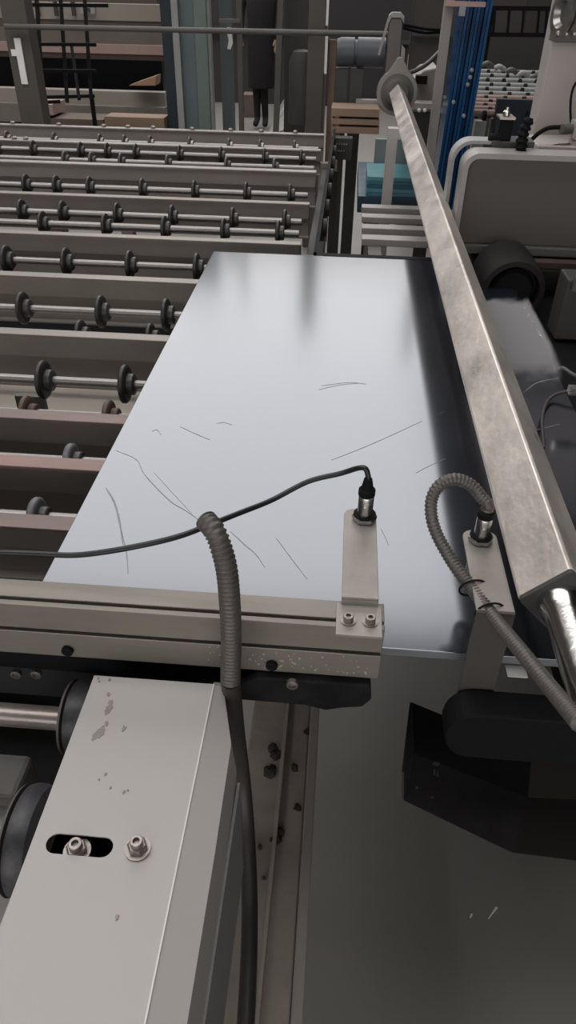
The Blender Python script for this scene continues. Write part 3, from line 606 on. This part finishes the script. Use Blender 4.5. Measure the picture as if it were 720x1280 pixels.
tag(MB().path(cn, lambda t: 0.017-0.004*t, 12, 5, rib=0.3, pitch=0.014).build('cable_connector', black_m, smooth=50), 'lumpy black cable connector beside the solenoid valve', 'connector')
for k, (pts, g0) in enumerate((([(664, 175), (674, 166), (686, 160), (700, 159)], (701, 161)), ([(680, 196), (684, 189), (690, 184), (697, 183)], (697, 185)))):
    t_ = thing('cable_gland', ('upper' if k == 0 else 'lower')+' black cable with grey gland on the beige column', 'cable gland', tuple(at(*g0, y=2.33)))
    MB().path([at(a, b, y=2.31+0.01*k) for a, b in pts], 0.006, 10, 4).build('cable', black_m, t_, smooth=50)
    e = at(*g0, y=2.33); MB().cyl((e.x, 2.32, e.z), (e.x+0.032, 2.335, e.z), 0.013, 14).build('gland', mid_m, t_, smooth=40)
    MB().box(e.x+0.034, e.x+0.05, 2.31, 2.368, e.z-0.02, e.z+0.02).build('socket', beige_m, t_)
tag(MB().path([at(722, 100, y=2.44), at(715, 115, y=2.43), at(713, 140, y=2.42), at(716, 175, y=2.40), at(718, 190, y=2.38)], 0.0035, 8, 5).build('thin_cable', black_m, smooth=50), 'thin black cable hanging down the front of the beige column', 'cable')

# ---------------------------------------------------------------- water drops thrown off the wheel, mist standing in for a reflection
sp = MB()
for k in range(160):
    t = rnd.random(); px = 655+23*t+rnd.gauss(0, 0.9); py = 384+39*t+rnd.gauss(0, 1.2)
    p = at(px, py, z=0.905+rnd.random()*0.02); r = 0.0007+0.0026*rnd.random()**3
    sp.lathe(p-Vector((0,0,r)), (0,0,1), [(0,r*0.3),(r*0.5,r*0.87),(r,r),(r*1.5,r*0.87),(r*2,r*0.3)], 6)
tag(sp.build('water_droplets', mat('water drops', (0.9, 0.92, 0.95), 0.08, var=0.02, ior=1.33, metal=0.3)), 'sparkling water droplets along the glass edge at the grinding wheel', 'water', kind='stuff')
ms = MB(); ms.box(0.315, 0.419, 1.22, 1.63, 0.9008, 0.935)
mm_ = bpy.data.materials.new('glare mist'); mm_.use_nodes = True; nt = mm_.node_tree; nt.nodes.clear()
ou = nt.nodes.new('ShaderNodeOutputMaterial'); vs_ = nt.nodes.new('ShaderNodeVolumePrincipled'); vs_.inputs['Color'].default_value = (0.985, 0.98, 1.0, 1)
tc = nt.nodes.new('ShaderNodeTexCoord'); nz = nt.nodes.new('ShaderNodeTexNoise'); nz.inputs['Scale'].default_value = 22; nz.inputs['Detail'].default_value = 3
sx_ = nt.nodes.new('ShaderNodeSeparateXYZ'); nt.links.new(tc.outputs['Object'], sx_.inputs[0]); nt.links.new(tc.outputs['Object'], nz.inputs['Vector'])
def mr_(src, a, b, c_, d_):
    n_ = nt.nodes.new('ShaderNodeMapRange'); n_.interpolation_type = 'SMOOTHSTEP'
    for i_, v_ in zip((1, 2, 3, 4), (a, b, c_, d_)): n_.inputs[i_].default_value = v_
    nt.links.new(src, n_.inputs[0]); return n_.outputs[0]
def mu_(a, b, op='MULTIPLY'):
    n_ = nt.nodes.new('ShaderNodeMath'); n_.operation = op
    for i_, v_ in enumerate((a, b)):
        if isinstance(v_, (int, float)): n_.inputs[i_].default_value = v_
        else: nt.links.new(v_, n_.inputs[i_])
    return n_.outputs[0]
yw = mu_(sx_.outputs[1], mu_(nz.outputs['Fac'], 0.10), 'ADD')        # ragged far edge
dn_ = mu_(mu_(mr_(yw, 1.28, 1.50, 0, 1), mr_(yw, 1.625, 1.645, 1, 0)), mr_(sx_.outputs[2], 0.908, 0.934, 1, 0))
dn_ = mu_(dn_, mr_(nz.outputs['Fac'], 0.3, 0.65, 160, 260))
nt.links.new(dn_, vs_.inputs['Density']); nt.links.new(vs_.outputs[0], ou.inputs['Volume'])
mo_ = ms.build('glare_mist', mm_)  # mist volume shaped to look like a bright reflection in the glass
tag(mo_, 'pale mist standing in for a bright reflection in the glass beside the tube', 'mist', kind='stuff')

# ---------------------------------------------------------------- background
def blk(mb, x0, y0, x1, y1, Y, dep=0.1, floor=False):
    """box whose front face stands at depth Y between two photograph points"""
    a = at(x0, y1, y=Y); b = at(x1, y0, y=Y); m0_ = at(x0, (y0+y1)/2, y=Y); m1_ = at(x1, (y0+y1)/2, y=Y)
    return mb.box(m0_.x, m1_.x, Y, Y+dep, 0 if floor else a.z, b.z)
def vpost(mb, xt0, xt1, Y, ztop, dep=0.1, py=0, z0=0):
    a = at(xt0, py, y=Y); b = at(xt1, py, y=Y); return mb.box(a.x, b.x, Y, Y+dep, z0, ztop)

t = thing('steel_post', 'grey-brown steel post at the far left with a white strip on its side', 'post', (at(22, 80, y=4.7).x, 4.7, 0))
vpost(MB(), 13, 43, 4.7, 2.4, 0.12, 80).build('post', post_m, t, bevel=0.004)
blk(MB(), 22, 48, 30, 105, 4.69, 0.008).build('white_strip', white_m, t, label='white strip')
blk(MB(), 14, 62, 24, 70, 4.688, 0.01).build('white_tab', white_m, t)
tag(MB().cyl(at(6, 33, y=4.66), at(494, 43, y=4.66), 0.014, 10).build('cross_rod', mid_m, smooth=40), 'long thin steel rod running level between the posts behind the conveyor', 'rod')
t = thing('brown_post', 'brown square post in the middle distance left of the blue-grey motor', 'post', (at(394, 80, y=5.0).x, 5.0, 0))
vpost(MB(), 384, 405, 5.0, 2.4, 0.12, 80).build('post', post_m, t, bevel=0.004)
# white strips painted as a sliver of daylight, then timber beside it
for x0, x1, y0, y1 in ((407.5, 411.5, -40, 32), (405.5, 409, 46, 92)):
    blk(MB(), x0, y0, x1, y1, 5.01, 0.03).build('white_strip', white_m, t, label='white strip')
for x0, x1, y0, y1, m_, lab in ((405.5, 409.5, -60, 165, pink_m, 'pale narrow board standing right against the brown post'), (410, 418, 50, 165, wood_m, 'reddish board standing second from the brown post')):
    tag(blk(MB(), x0, y0, x1, y1, 5.15, 0.03, floor=True).build('upright_board', m_), lab, 'board')
# pallets
pl = thing('wooden_pallet', 'wooden pallet with dark gaps below the motor', 'pallet', (at(445, 150, y=4.14).x, 4.14, 0))
for y0, y1 in ((137, 145), (150, 155), (160, 166)):
    blk(MB(), 414, y0, 474, y1, 4.14, 0.2).build('board', wood_m, pl)
    blk(MB(), 418, y1, 424, y1+6, 4.15, 0.18).build('block', wood_m, pl)
blk(MB(), 418, 137, 424, 166, 4.16, 0.1, floor=True).build('block', wood_m, pl)
# black grate rack at left
gr_ = thing('black_rack', 'open black steel rack of thin bars behind the left post', 'rack', (at(80, 130, y=5.6).x, 5.6, 0))
for x, y0, y1 in ((32, -30, 128), (52, -30, 126), (82, -30, 128), (97, 55, 124), (112, -30, 124)):
    a = at(x-8, y0, y=5.9); b = at(x+2, y1, y=5.6); MB().bar(a, b, 0.022).build('upright', black_m, gr_)
for y, x0, x1 in ((6, 20, 135), (55, 25, 120), (88, 28, 120), (122, 30, 118), (129, 30, 75)):
    MB().bar(at(x0, y, y=5.62), at(x1, y+(-2 if y > 100 else 1), y=5.62), 0.02).build('cross_bar', black_m, gr_)
blk(MB(), 30, 128, 34, 132, 5.6, 0.03, floor=True).build('leg', black_m, gr_); blk(MB(), 112, 122, 116, 126, 5.6, 0.03, floor=True).build('leg', black_m, gr_)
# long storage rack with beams
rk = thing('storage_rack', 'long rack of beige and brown beams across the left background', 'rack', (at(110, 100, y=7.6).x, 7.6, 0))
for x0, y0, x1, y1, m_, Y, nm in ((-60, 6, 206, 21, cream_m, 7.6, 'beige_beam'), (-60, 22, 206, 37, tan_m, 7.62, 'brown_beam'), (-60, 39, 206, 53, mat('taupe board', (0.15, 0.125, 0.11), 0.7), 7.6, 'brown_beam'),
        (-60, 57, 206, 62, pink_m, 7.58, 'thin_rail'), (-60, 64, 206, 69, brown_m, 7.6, 'thin_rail'), (-60, 116, 206, 134, cream_m, 7.5, 'beige_beam'), (-60, 135, 206, 150, mat('grey board', (0.17, 0.155, 0.135), 0.7), 7.4, 'beige_beam')):
    blk(MB(), x0, y0, x1, y1, Y, 0.12).build(nm, m_, rk, bevel=0.003)
for x in (-40, 202): vpost(MB(), x, x+5, 7.75, 2.6, 0.08, 80).build('upright', dkgrey_m, rk)
blk(MB(), -60, -90, 206, 5, 7.8, 0.05).build('upper_panel', tan_m, rk)
blk(MB(), -60, 60, 206, 150, 8.3, 0.05, floor=True).build('back_panel', black_m, rk)
for x in (44, 67, 89): blk(MB(), x, 2, x+4, 20, 7.56, 0.03).build('bracket', dkgrey_m, rk)
blk(MB(), 100, 8, 118, 17, 7.55, 0.03).build('label_plate', palegrey_m, rk); blk(MB(), 104, 10, 112, 15, 7.53, 0.015).build('plate_opening', dkgrey_m, rk)
tag(blk(MB(), 30, 131, 66, 143, 6.3, 0.3).build('pink_carton', pink_m), 'pinkish flat carton low at left beneath the black rack', 'carton')
tag(blk(MB(), 30, 144, 62, 148, 6.32, 0.2).build('red_brown_board', brown_m), 'red-brown board under the pinkish carton', 'board')
tag(blk(MB(), 131, 148, 205, 158, 6.3, 0.2, floor=True).build('wooden_beam', wood_m), 'low wooden beam lying left of the blue-grey column', 'beam')
tag(blk(MB(), 31, 150, 129, 160, 6.3, 0.3, floor=True).build('low_crate', tan_m), 'low brown crate carrying the cartons at left', 'crate')
w0 = [at(161, 107, y=7.3), at(194, 107, y=7.3), at(195, 95, y=7.3), at(180, 100, y=7.3)]
tag(MB().prism([(p_.x, p_.z) for p_ in w0], 7.3, 7.5, 'Y').build('wood_wedge', mat('orange wood', (0.36, 0.23, 0.15), 0.7), None), 'orange wooden wedge in the dark rack left of the blue-grey column', 'wood')
# columns
cl = thing('blue_grey_column', 'broad blue-grey steel column with dark left flange', 'column', (at(233, 150, y=6.4).x, 6.4, 0))
def vp(x0, x1, Y, d_, nm, m_, par, z1=2.6): vpost(MB(), x0, x1, Y, z1, d_, 80).build(nm, m_, par)
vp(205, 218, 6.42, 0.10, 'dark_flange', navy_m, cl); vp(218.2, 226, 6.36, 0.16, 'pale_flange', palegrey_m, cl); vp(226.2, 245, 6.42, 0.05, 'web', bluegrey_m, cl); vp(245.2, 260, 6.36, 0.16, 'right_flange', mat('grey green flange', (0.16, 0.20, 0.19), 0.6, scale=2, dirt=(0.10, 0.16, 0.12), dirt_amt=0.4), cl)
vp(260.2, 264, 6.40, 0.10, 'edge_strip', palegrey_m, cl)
cl2 = thing('narrow_column', 'narrow grey-blue column with a white patch, right of the broad column', 'column', (at(283, 150, y=7.0).x, 7.0, 0))
vp(276, 290, 7.0, 0.12, 'post', mat('slate post', (0.11, 0.13, 0.135), 0.6, scale=3), cl2)
pp = [at(x, y, y=6.985) for x, y in ((284, 34), (289, 35), (290, 47), (291, 54), (288, 62), (284, 61), (286, 50), (284, 42))]
MB().prism([(q.x, q.z) for q in pp], 6.985, 6.998, 'Y').build('white_patch', white_m, cl2, label='white patch')
tag(vpost(MB(), 297, 303, 5.5, 2.4, 0.04, 80).build('thin_post', post_m), 'thin grey post just left of the standing worker', 'post')
tag(MB().bar(at(274, 26, y=5.48), at(300, 26, y=5.48), 0.02).build('short_bar', mid_m), 'short level bar on the thin grey post', 'bar')
sl = thing('slanted_frame', 'grey doorway frame edge slanting beside the worker, with dark panel', 'frame', (at(350, 150, y=6.6).x, 6.6, 0))
MB().bar(at(354, -80, y=6.6), at(345, 165, y=6.6), 0.045).build('edge', mid_m, sl)
blk(MB(), 356, -60, 384, 150, 6.75, 0.1, floor=True).build('panel', mat('olive dark panel', (0.05, 0.047, 0.042), 0.7), sl)
MB().lathe(at(378, 62, y=6.5)+Vector((0,0,-0.5)), (0,0,1), [(0,0.10),(0.42,0.10),(0.49,0.07),(0.5,0.03)], 18).build('dark_tank', dkgrey_m, sl, smooth=40)
tag(blk(MB(), 303, 119, 322, 160, 10.3, 0.3, floor=True).build('pink_crate', mat('dusty pink', (0.14, 0.105, 0.10), 0.8)), 'dull pink crate behind the legs of the worker', 'crate')
# crumpled sheet
cs = MB(); n_ = 12; vs = []
for i in range(n_):
    for j in range(n_):
        u = i/(n_-1); v = j/(n_-1); x = at(333+(395-333)*u, 160, y=8.6).x
        vs.append((x, 8.6+0.8*v, max(0.006, 0.35*math.exp(-((u-0.32)/0.28)**2)*(0.4+0.6*v)+rnd.uniform(-0.03, 0.03))))
fs = [(i*n_+j, (i+1)*n_+j, (i+1)*n_+j+1, i*n_+j+1) for i in range(n_-1) for j in range(n_-1)]
o = cs.add(vs, fs).build('plastic_sheet', sheet_m); md = o.modifiers.new('solid', 'SOLIDIFY'); md.thickness = 0.004
tag(o, 'crumpled grey plastic sheet heaped on the floor right of the worker', 'plastic sheet')
# dark tarpaulin-like wall of stored goods across the back
bw = thing('dark_partition', 'long dark partition of sheet panels across the back of the hall', 'partition', (0, 11.5, 0))
for k in range(9):
    x = -6.5+k*1.45; MB().box(x, x+1.43, 11.5+0.03*(k % 2), 11.6, 0, 2.3).build('panel', mat('partition %d' % (k % 3), [(0.040, 0.036, 0.034), (0.030, 0.028, 0.029), (0.048, 0.043, 0.04)][k % 3], 0.8), bw)
    MB().box(x, x+1.43, 11.44, 11.49, 0.75+0.1*(k % 2), 0.80+0.1*(k % 2)).build('rail', dkgrey_m, bw)
# ---- ladder like rack, right background
lr = thing('ladder_rack', 'dark ladder-like guard rail high in the right background', 'railing', (at(650, 45, y=8).x, 8, 0))
for y in (10, 43): MB().bar(at(608, y, y=8), at(720, y+1, y=8), 0.035).build('rail', black_m, lr)
for x in (619, 637, 655, 674, 684): MB().bar(at(x, 10, y=8), at(x-3, 43, y=8), 0.022).build('bar', black_m, lr)
for x in (612, 716): blk(MB(), x, 10, x+4, 43, 8.02, 0.04, floor=True).build('post', black_m, lr)
tag(blk(MB(), 604, 47, 760, 72, 8.6, 0.2, floor=True).build('dark_bench', dkgrey_m), 'long dark bench below the ladder-like rail', 'bench')
# gearbox clutter beside flange
gb = thing('far_machine', 'pale grey casting with sloping top right of the flange', 'machine', (at(525, 130, y=5.6).x, 5.6, 0))
pg_ = [at(x, y, y=5.6) for x, y in ((508, 140), (512, 112), (518, 98), (530, 88), (548, 84), (552, 140))]
MB().prism([(q.x, q.z) for q in pg_], 5.6, 6.0, 'Y').build('casting', mat('casting grey', (0.24, 0.22, 0.20), 0.5, var=0.4, scale=6), gb, bevel=0.01)
blk(MB(), 503, 130, 548, 136, 5.4, 0.15).build('bar', rim_m, gb); blk(MB(), 505, 141, 552, 200, 5.65, 0.3, floor=True).build('base', mid_m, gb)
for x in (506, 524, 531): 
    q_ = at(x, 138, y=5.38); MB().lathe((q_.x, 5.39, q_.z), (0,-1,0), [(0,0.012),(0.01,0.012),(0.015,0.006)], 8).build('bolt', white_m, gb)
blk(MB(), 520, 95, 534, 105, 5.5, 0.08).build('dark_port', black_m, gb)
tag(MB().path([at(503, 94, y=4.5), at(520, 88, y=4.6), at(536, 78, y=4.7), at(552, 62, y=4.8)], 0.012, 8, 5).build('grey_cable', mid_m, smooth=50), 'grey cable sagging from the gear arm to the glass rack', 'cable')
for k, (a, b_, c_) in enumerate((((504, 31), (530, 36), (556, 38)), ((504, 35), (530, 41), (556, 40)))):
    tag(MB().path([at(*a, y=4.5), at(*b_, y=4.6), at(*c_, y=4.8)], 0.007, 6, 4).build('black_cable', black_m), ('upper' if k == 0 else 'lower')+' black cable running from the gear arm to the glass rack', 'cable')
# ---- glass rack with blue edged sheets
gr2 = thing('glass_rack', 'pale grey upright frame holding blue glass sheets, right of the flange', 'rack', (at(550, 200, y=4.4).x, 4.4, 0))
vpost(MB(), 546, 557, 4.38, 2.3, 0.07, 90).build('post', mat('pale grey paint', (0.30, 0.28, 0.265), 0.6), gr2, bevel=0.003)
ba = at(557, 200, y=4.4).x; MB().box(ba, ba+0.32, 4.35, 4.71, 0.22, 0.29).box(ba, ba+0.05, 4.4, 4.45, 0, 0.22).box(ba+0.26, ba+0.31, 4.4, 4.45, 0, 0.22).build('base', mid_m, gr2)
q_ = at(575, 8, y=4.36); MB().box(q_.x-0.07, q_.x+0.12, 4.34, 4.39, q_.z, q_.z+0.02).build('top_clip', mat('pink plastic', (0.45, 0.30, 0.28), 0.6), gr2)
blk(MB(), 574, 8, 582, 20, 4.33, 0.03).build('cap', palegrey_m, gr2)
names = ['leftmost', 'second', 'third', 'fourth', 'fifth', 'sixth', 'seventh', 'rightmost']
bx = at(560, 90, y=4.45).x
for k in range(8):
    x = bx+k*0.0185; s_ = thing('stored_sheet', '%s of the blue-edged glass sheets standing in the pale grey rack' % names[k] if k in (0, 7) else '%s blue-edged glass sheet from the left in the pale grey rack' % names[k], 'glass sheet', (x, 4.5, 0.29), 'blue glass sheets in the rack')
    tl = 0.045; mb = MB(); y_ = 4.42+0.012*(k % 3); w = 0.0135
    mb.add([(x, y_, 0.2905), (x+w, y_, 0.2905), (x+w, y_+0.25, 0.2905), (x, y_+0.25, 0.2905), (x+tl, y_, 1.85), (x+w+tl, y_, 1.85), (x+w+tl, y_+0.25, 1.85), (x+tl, y_+0.25, 1.85)],
           [(3,2,1,0),(4,5,6,7),(0,1,5,4),(1,2,6,5),(2,3,7,6),(3,0,4,7)])
    mb.build('pane', mat('blue glass %d' % (k % 3), [(0.010, 0.065, 0.17), (0.015, 0.10, 0.26), (0.008, 0.045, 0.13)][k % 3], 0.25, var=0.3, scale=3), s_)
for px, py in ((590, 88), (588, 97), (585, 106), (556, 122), (567, 128), (580, 145)):
    q_ = at(px, py, y=4.40); MB().lathe((q_.x, 4.415, q_.z), (0,-1,0), [(0,0.010),(0.012,0.010),(0.016,0.006)], 8).build('spacer', palegrey_m, gr2)
# ---- second conveyor line at right
fc = thing('far_conveyor', 'second conveyor with pale roller bars in the right background', 'conveyor', (at(640, 150, y=5.6).x, 6, 0))
z_ = 0.86
for k, Y in enumerate((4.75, 4.9, 5.05, 5.22, 5.4, 5.6, 5.85, 6.1, 6.4, 6.7, 7.0)):
    a = at(600, 110, y=Y).x; MB().cyl((a-0.02, Y, z_+0.01), (a+0.62+0.05*k, Y, z_+0.01), 0.018, 10).build('roller', pink_m if k < 5 else palegrey_m, fc, smooth=40)
    for j in range(4): MB().lathe((a+0.03+0.12*j+0.03*(k % 2), Y-0.05, z_+0.0), (1,0,0), [(0,0.03),(0.02,0.03)], 12).build('wheel', black_m, fc)
blk(MB(), 616, 126, 690, 200, 4.7, 0.05).build('navy_panel', mat('navy panel', (0.012, 0.02, 0.03), 0.5), fc)
e0 = at(616, 150, y=4.7).x
MB().box(e0, e0+1.0, 4.76, 4.80, 0.74, 0.84).box(e0, e0+1.0, 7.1, 7.15, 0.74, 0.84).build('frame', mid_m, fc)
vpost(MB(), 598, 612, 4.66, z_-0.02, 0.08, 130).build('glassy_leg', palegrey_m, fc)
for Y in (4.85, 7.0): MB().box(e0+0.9, e0+0.95, Y, Y+0.05, 0, 0.74).build('leg', mid_m, fc)
for k in range(5):
    q_ = at(610+15*k, 82+4*k, y=6.5); tag(MB().path([(q_.x-0.04, 6.5, q_.z), (q_.x-0.01, 6.49, q_.z+0.015), (q_.x+0.035, 6.5, q_.z-0.005)], 0.018, 8, 4).build('pipe_fitting', palegrey_m if k % 2 else mid_m, smooth=50), '%s pale pipe fitting from the left on the far conveyor' % ORD[k], 'pipe fitting', 'pipe fittings on the far conveyor')
# ---- teal glass and rails behind the dark sheet
ts = thing('teal_glass_stack', 'stack of teal glass sheets behind the square tube', 'glass stack', (at(500, 240, y=3.0).x, 3.0, 0))
e1 = at(458, 235, y=3.0).x; e2 = at(545, 235, y=3.0).x; zt_ = at(490, 222, y=3.0).z; zb_ = at(490, 246, y=3.0).z
for k in range(5):
    z0_ = zb_+(zt_-zb_)*k/5; MB().box(e1+0.004*(k % 2), e2, 3.0, 3.25, z0_+0.001, z0_+(zt_-zb_)/5).build('sheet', mat('teal %d' % (k % 3), [(0.045, 0.16, 0.21), (0.09, 0.25, 0.28), (0.03, 0.11, 0.17)][k % 3], 0.2), ts)
MB().box(e1-0.03, e2, 2.99, 3.63, zb_-0.06, zb_).build('bearer', mat('navy bearer', (0.02, 0.05, 0.08), 0.5), ts)
for x in (e1, e2-0.05): MB().box(x, x+0.05, 3.05, 3.1, 0, zb_-0.061).build('leg', dkgrey_m, ts)
f0 = at(466, 218, y=3.4); f1 = at(530, 176, y=3.4)
tag(MB().box(f0.x, f1.x, 3.40, 3.43, zb_+0.001, f1.z).build('frosted_sheet', mat('pale frosted teal', (0.17, 0.22, 0.22), 0.4, var=0.3, scale=8)), 'upright pale grey-teal sheet standing behind the teal glass stack', 'glass sheet')
r3 = thing('pale_rails', 'pale level rails just behind the far edge of the dark glass', 'rails', (at(490, 280, y=2.3).x, 2.3, 0))
for py, Y in ((262, 2.75), (274, 2.6), (288, 2.4), (302, 2.2)):
    a = at(452, py, y=Y); b_ = at(548, py, y=Y); MB().box(a.x, b_.x, Y, Y+0.05, a.z-0.012, a.z+0.008).build('rail', rim_m, r3, bevel=0.002)
a = at(452, 262, y=2.75); b_ = at(452, 302, y=2.2)
MB().box(a.x+0.02, a.x+0.06, 2.2, 2.8, 0.62, min(a.z, b_.z)-0.013).box(a.x+0.02, a.x+0.06, 2.25, 2.3, 0, 0.62).build('stringer', mid_m, r3)
px_ = at(484, 240, y=2.9).x; tag(MB().box(px_-0.018, px_+0.018, 2.88, 2.92, 0, 1.06).build('pale_upright', mat('frosted post', (0.40, 0.38, 0.37), 0.5)), 'pale upright post left of the tube, below the flange', 'post')
# dark side plate with holes where the conveyor ends
sd = thing('end_plate', 'black perforated side plate at the right end of the conveyor beams', 'plate', (-0.06, 3.0, 0))
MB().box(-0.078, -0.066, 2.05, 4.05, 0.70, 0.872).build('plate', black_m, sd)
MB().box(-0.065, 0.02, 3.9, 3.97, 0.76, 0.855).build('head', dkgrey_m, sd)
for k in range(9):
    x = -0.055+0.012*k if k < 5 else -0.055+0.012*(k-5)
    MB().lathe((x, 3.899, 0.83 if k < 5 else 0.80), (0,-1,0), [(0,0.004),(0.003,0.004)], 8).build('bolt', bolt_m, sd)
for k in range(7):
    Y = 2.2+0.25*k; p_ = MB().lathe((-0.0655, Y, 0.83), (1,0,0), [(0,0.028),(0.012,0.028),(0.014,0.015)], 18).build('sprocket', dkgrey_m, sd, smooth=35)
for Y in (2.1, 3.9): MB().box(-0.078, -0.04, Y, Y+0.04, 0, 0.699).build('leg', dkgrey_m, sd)
tag(MB().box(0.0, 0.34, 2.32, 2.87, 0.0, 0.55).build('dark_filler', black_m), 'low black filler box added to darken the floor under the pale rails behind the glass', 'filler box')  # black box added to darken the floor behind the glass
MB().box(-2.2, -0.16, 1.9, 2.35, 0.28, 0.30).box(-2.2, -0.16, 2.5, 2.88, 0.28, 0.30).box(-2.2, -0.16, 2.98, 3.85, 0.28, 0.30).box(-2.2, -2.16, 1.9, 3.85, 0.25, 0.28).box(-0.2, -0.16, 1.9, 3.85, 0.25, 0.28).box(-2.2, -2.16, 1.9, 1.94, 0, 0.25).box(-0.2, -0.16, 1.9, 1.94, 0, 0.25).box(-2.2, -2.16, 3.8, 3.84, 0, 0.25).box(-0.2, -0.16, 3.8, 3.84, 0, 0.25).build('dark_undersheet', black_m, conv)  # black sheet added under the beams to darken the gaps between them
tag(MB().box(-0.05, 0.33, 1.9310, 1.953, 0.85, 0.901).box(-0.066, -0.05, 1.9310, 2.06, 0.85, 0.90).build('stop_bar', black_m), 'black bar along the far edge of the dark glass sheet', 'bar')
# ---- worker
wk = thing('person', 'person in long black coat and black trousers standing behind the conveyor', 'person', (0, 0, 0))
base = at(327, 160, z=0.0); bx_, by_ = base.x, base.y
def skin(name, verts, edges, radii, m_, par, sub=2):
    me = bpy.data.meshes.new(name); me.from_pydata([Vector(v)-wloc(par) for v in verts], edges, []); me.update()
    o = bpy.data.objects.new(name, me); COL.objects.link(o); o.parent = par
    sk = o.modifiers.new('skin', 'SKIN'); ss = o.modifiers.new('sub', 'SUBSURF'); ss.levels = sub; ss.render_levels = sub
    for i, r in enumerate(radii): me.skin_vertices[0].data[i].radius = r if isinstance(r, tuple) else (r, r)
    me.skin_vertices[0].data[0].use_root = True; me.materials.append(m_); return o
wk.location = (bx_, by_, 0)
Wv = lambda x, y, z: (bx_+x, by_+y, z)
V = [Wv(0,0,.88), Wv(0,0,1.08), Wv(0,.01,1.28), Wv(0,.01,1.42), Wv(0,0,1.50), Wv(0,-.02,1.60), Wv(0,-.02,1.68),
     Wv(-.06,0,.84), Wv(-.055,-.02,.47), Wv(-.05,.02,.09), Wv(-.07,-.10,.04), Wv(.05,0,.84), Wv(.03,-.03,.47), Wv(.045,.02,.09), Wv(.05,-.10,.04),
     Wv(-.17,.0,1.39), Wv(-.22,-.0,1.12), Wv(-.215,-.12,.90), Wv(.16,.0,1.39), Wv(.19,0,1.12), Wv(.18,-.08,.90)]
Ed = [(0,1),(1,2),(2,3),(3,4),(4,5),(5,6),(0,7),(7,8),(8,9),(9,10),(0,11),(11,12),(12,13),(13,14),(3,15),(15,16),(16,17),(3,18),(18,19),(19,20)]
Rr = [.13,.12,.14,.09,.05,.085,.07,.085,.055,.038,.035,.085,.055,.038,.035,.055,.042,.03,.055,.042,.03]
skin('body', V, Ed, Rr, cloth_m, wk)
MB().lathe(Wv(0, 0, 0.42), (0,0,1), [(0,0.155),(0.02,0.16),(0.45,0.155),(0.65,0.15),(0.9,0.175),(0.98,0.13),(1.02,0.07)], 20).build('coat', cloth_m, wk, smooth=60)
hd_ = MB().lathe(Wv(0, -.03, 1.50), (0,0,1), [(0,0.045),(0.03,0.065),(0.08,0.078),(0.13,0.080),(0.18,0.065),(0.205,0.03)], 18).build('face', skin_m, wk, smooth=60)
MB().lathe(Wv(0, -.005, 1.56), (0,0,1), [(0,0.075),(0.06,0.088),(0.12,0.085),(0.155,0.06),(0.17,0.02)], 18).build('hair', hair_m, wk, smooth=60)
MB().add([Wv(-.012,-.105,1.575), Wv(.012,-.105,1.575), Wv(0,-.130,1.585), Wv(0,-.108,1.62)], [(0,1,2),(1,3,2),(0,2,3),(0,3,1)]).build('nose', skin_m, wk)
for s_ in (-1, 1):
    MB().lathe(Wv(s_*.03, -.103, 1.625), (0,-1,0), [(0,.010),(.004,.008)], 8).build('eye', black_m, wk)
    xh = -.218 if s_ < 0 else .182; yh = -.145 if s_ < 0 else -.105
    hv = [Wv(xh, yh+.02, .885), Wv(xh, yh, .845)]; he = [(0,1)]; hr = [.022,.026]
    for k in range(4):
        i0 = len(hv); dx = (k-1.5)*.014; Ln = (.05,.06,.062,.052)[k]
        hv += [Wv(xh+dx, yh-.004, .82), Wv(xh+dx, yh-.014, .82-Ln*.6), Wv(xh+dx, yh-.006, .82-Ln)]; he += [(1,i0),(i0,i0+1),(i0+1,i0+2)]; hr += [.009,.008,.007]
    i0 = len(hv); hv += [Wv(xh-s_*.026, yh-.01, .86), Wv(xh-s_*.036, yh-.018, .83)]; he += [(0,i0),(i0,i0+1)]; hr += [.011,.009]
    skin('hand', hv, he, hr, skin_m, wk, 1)
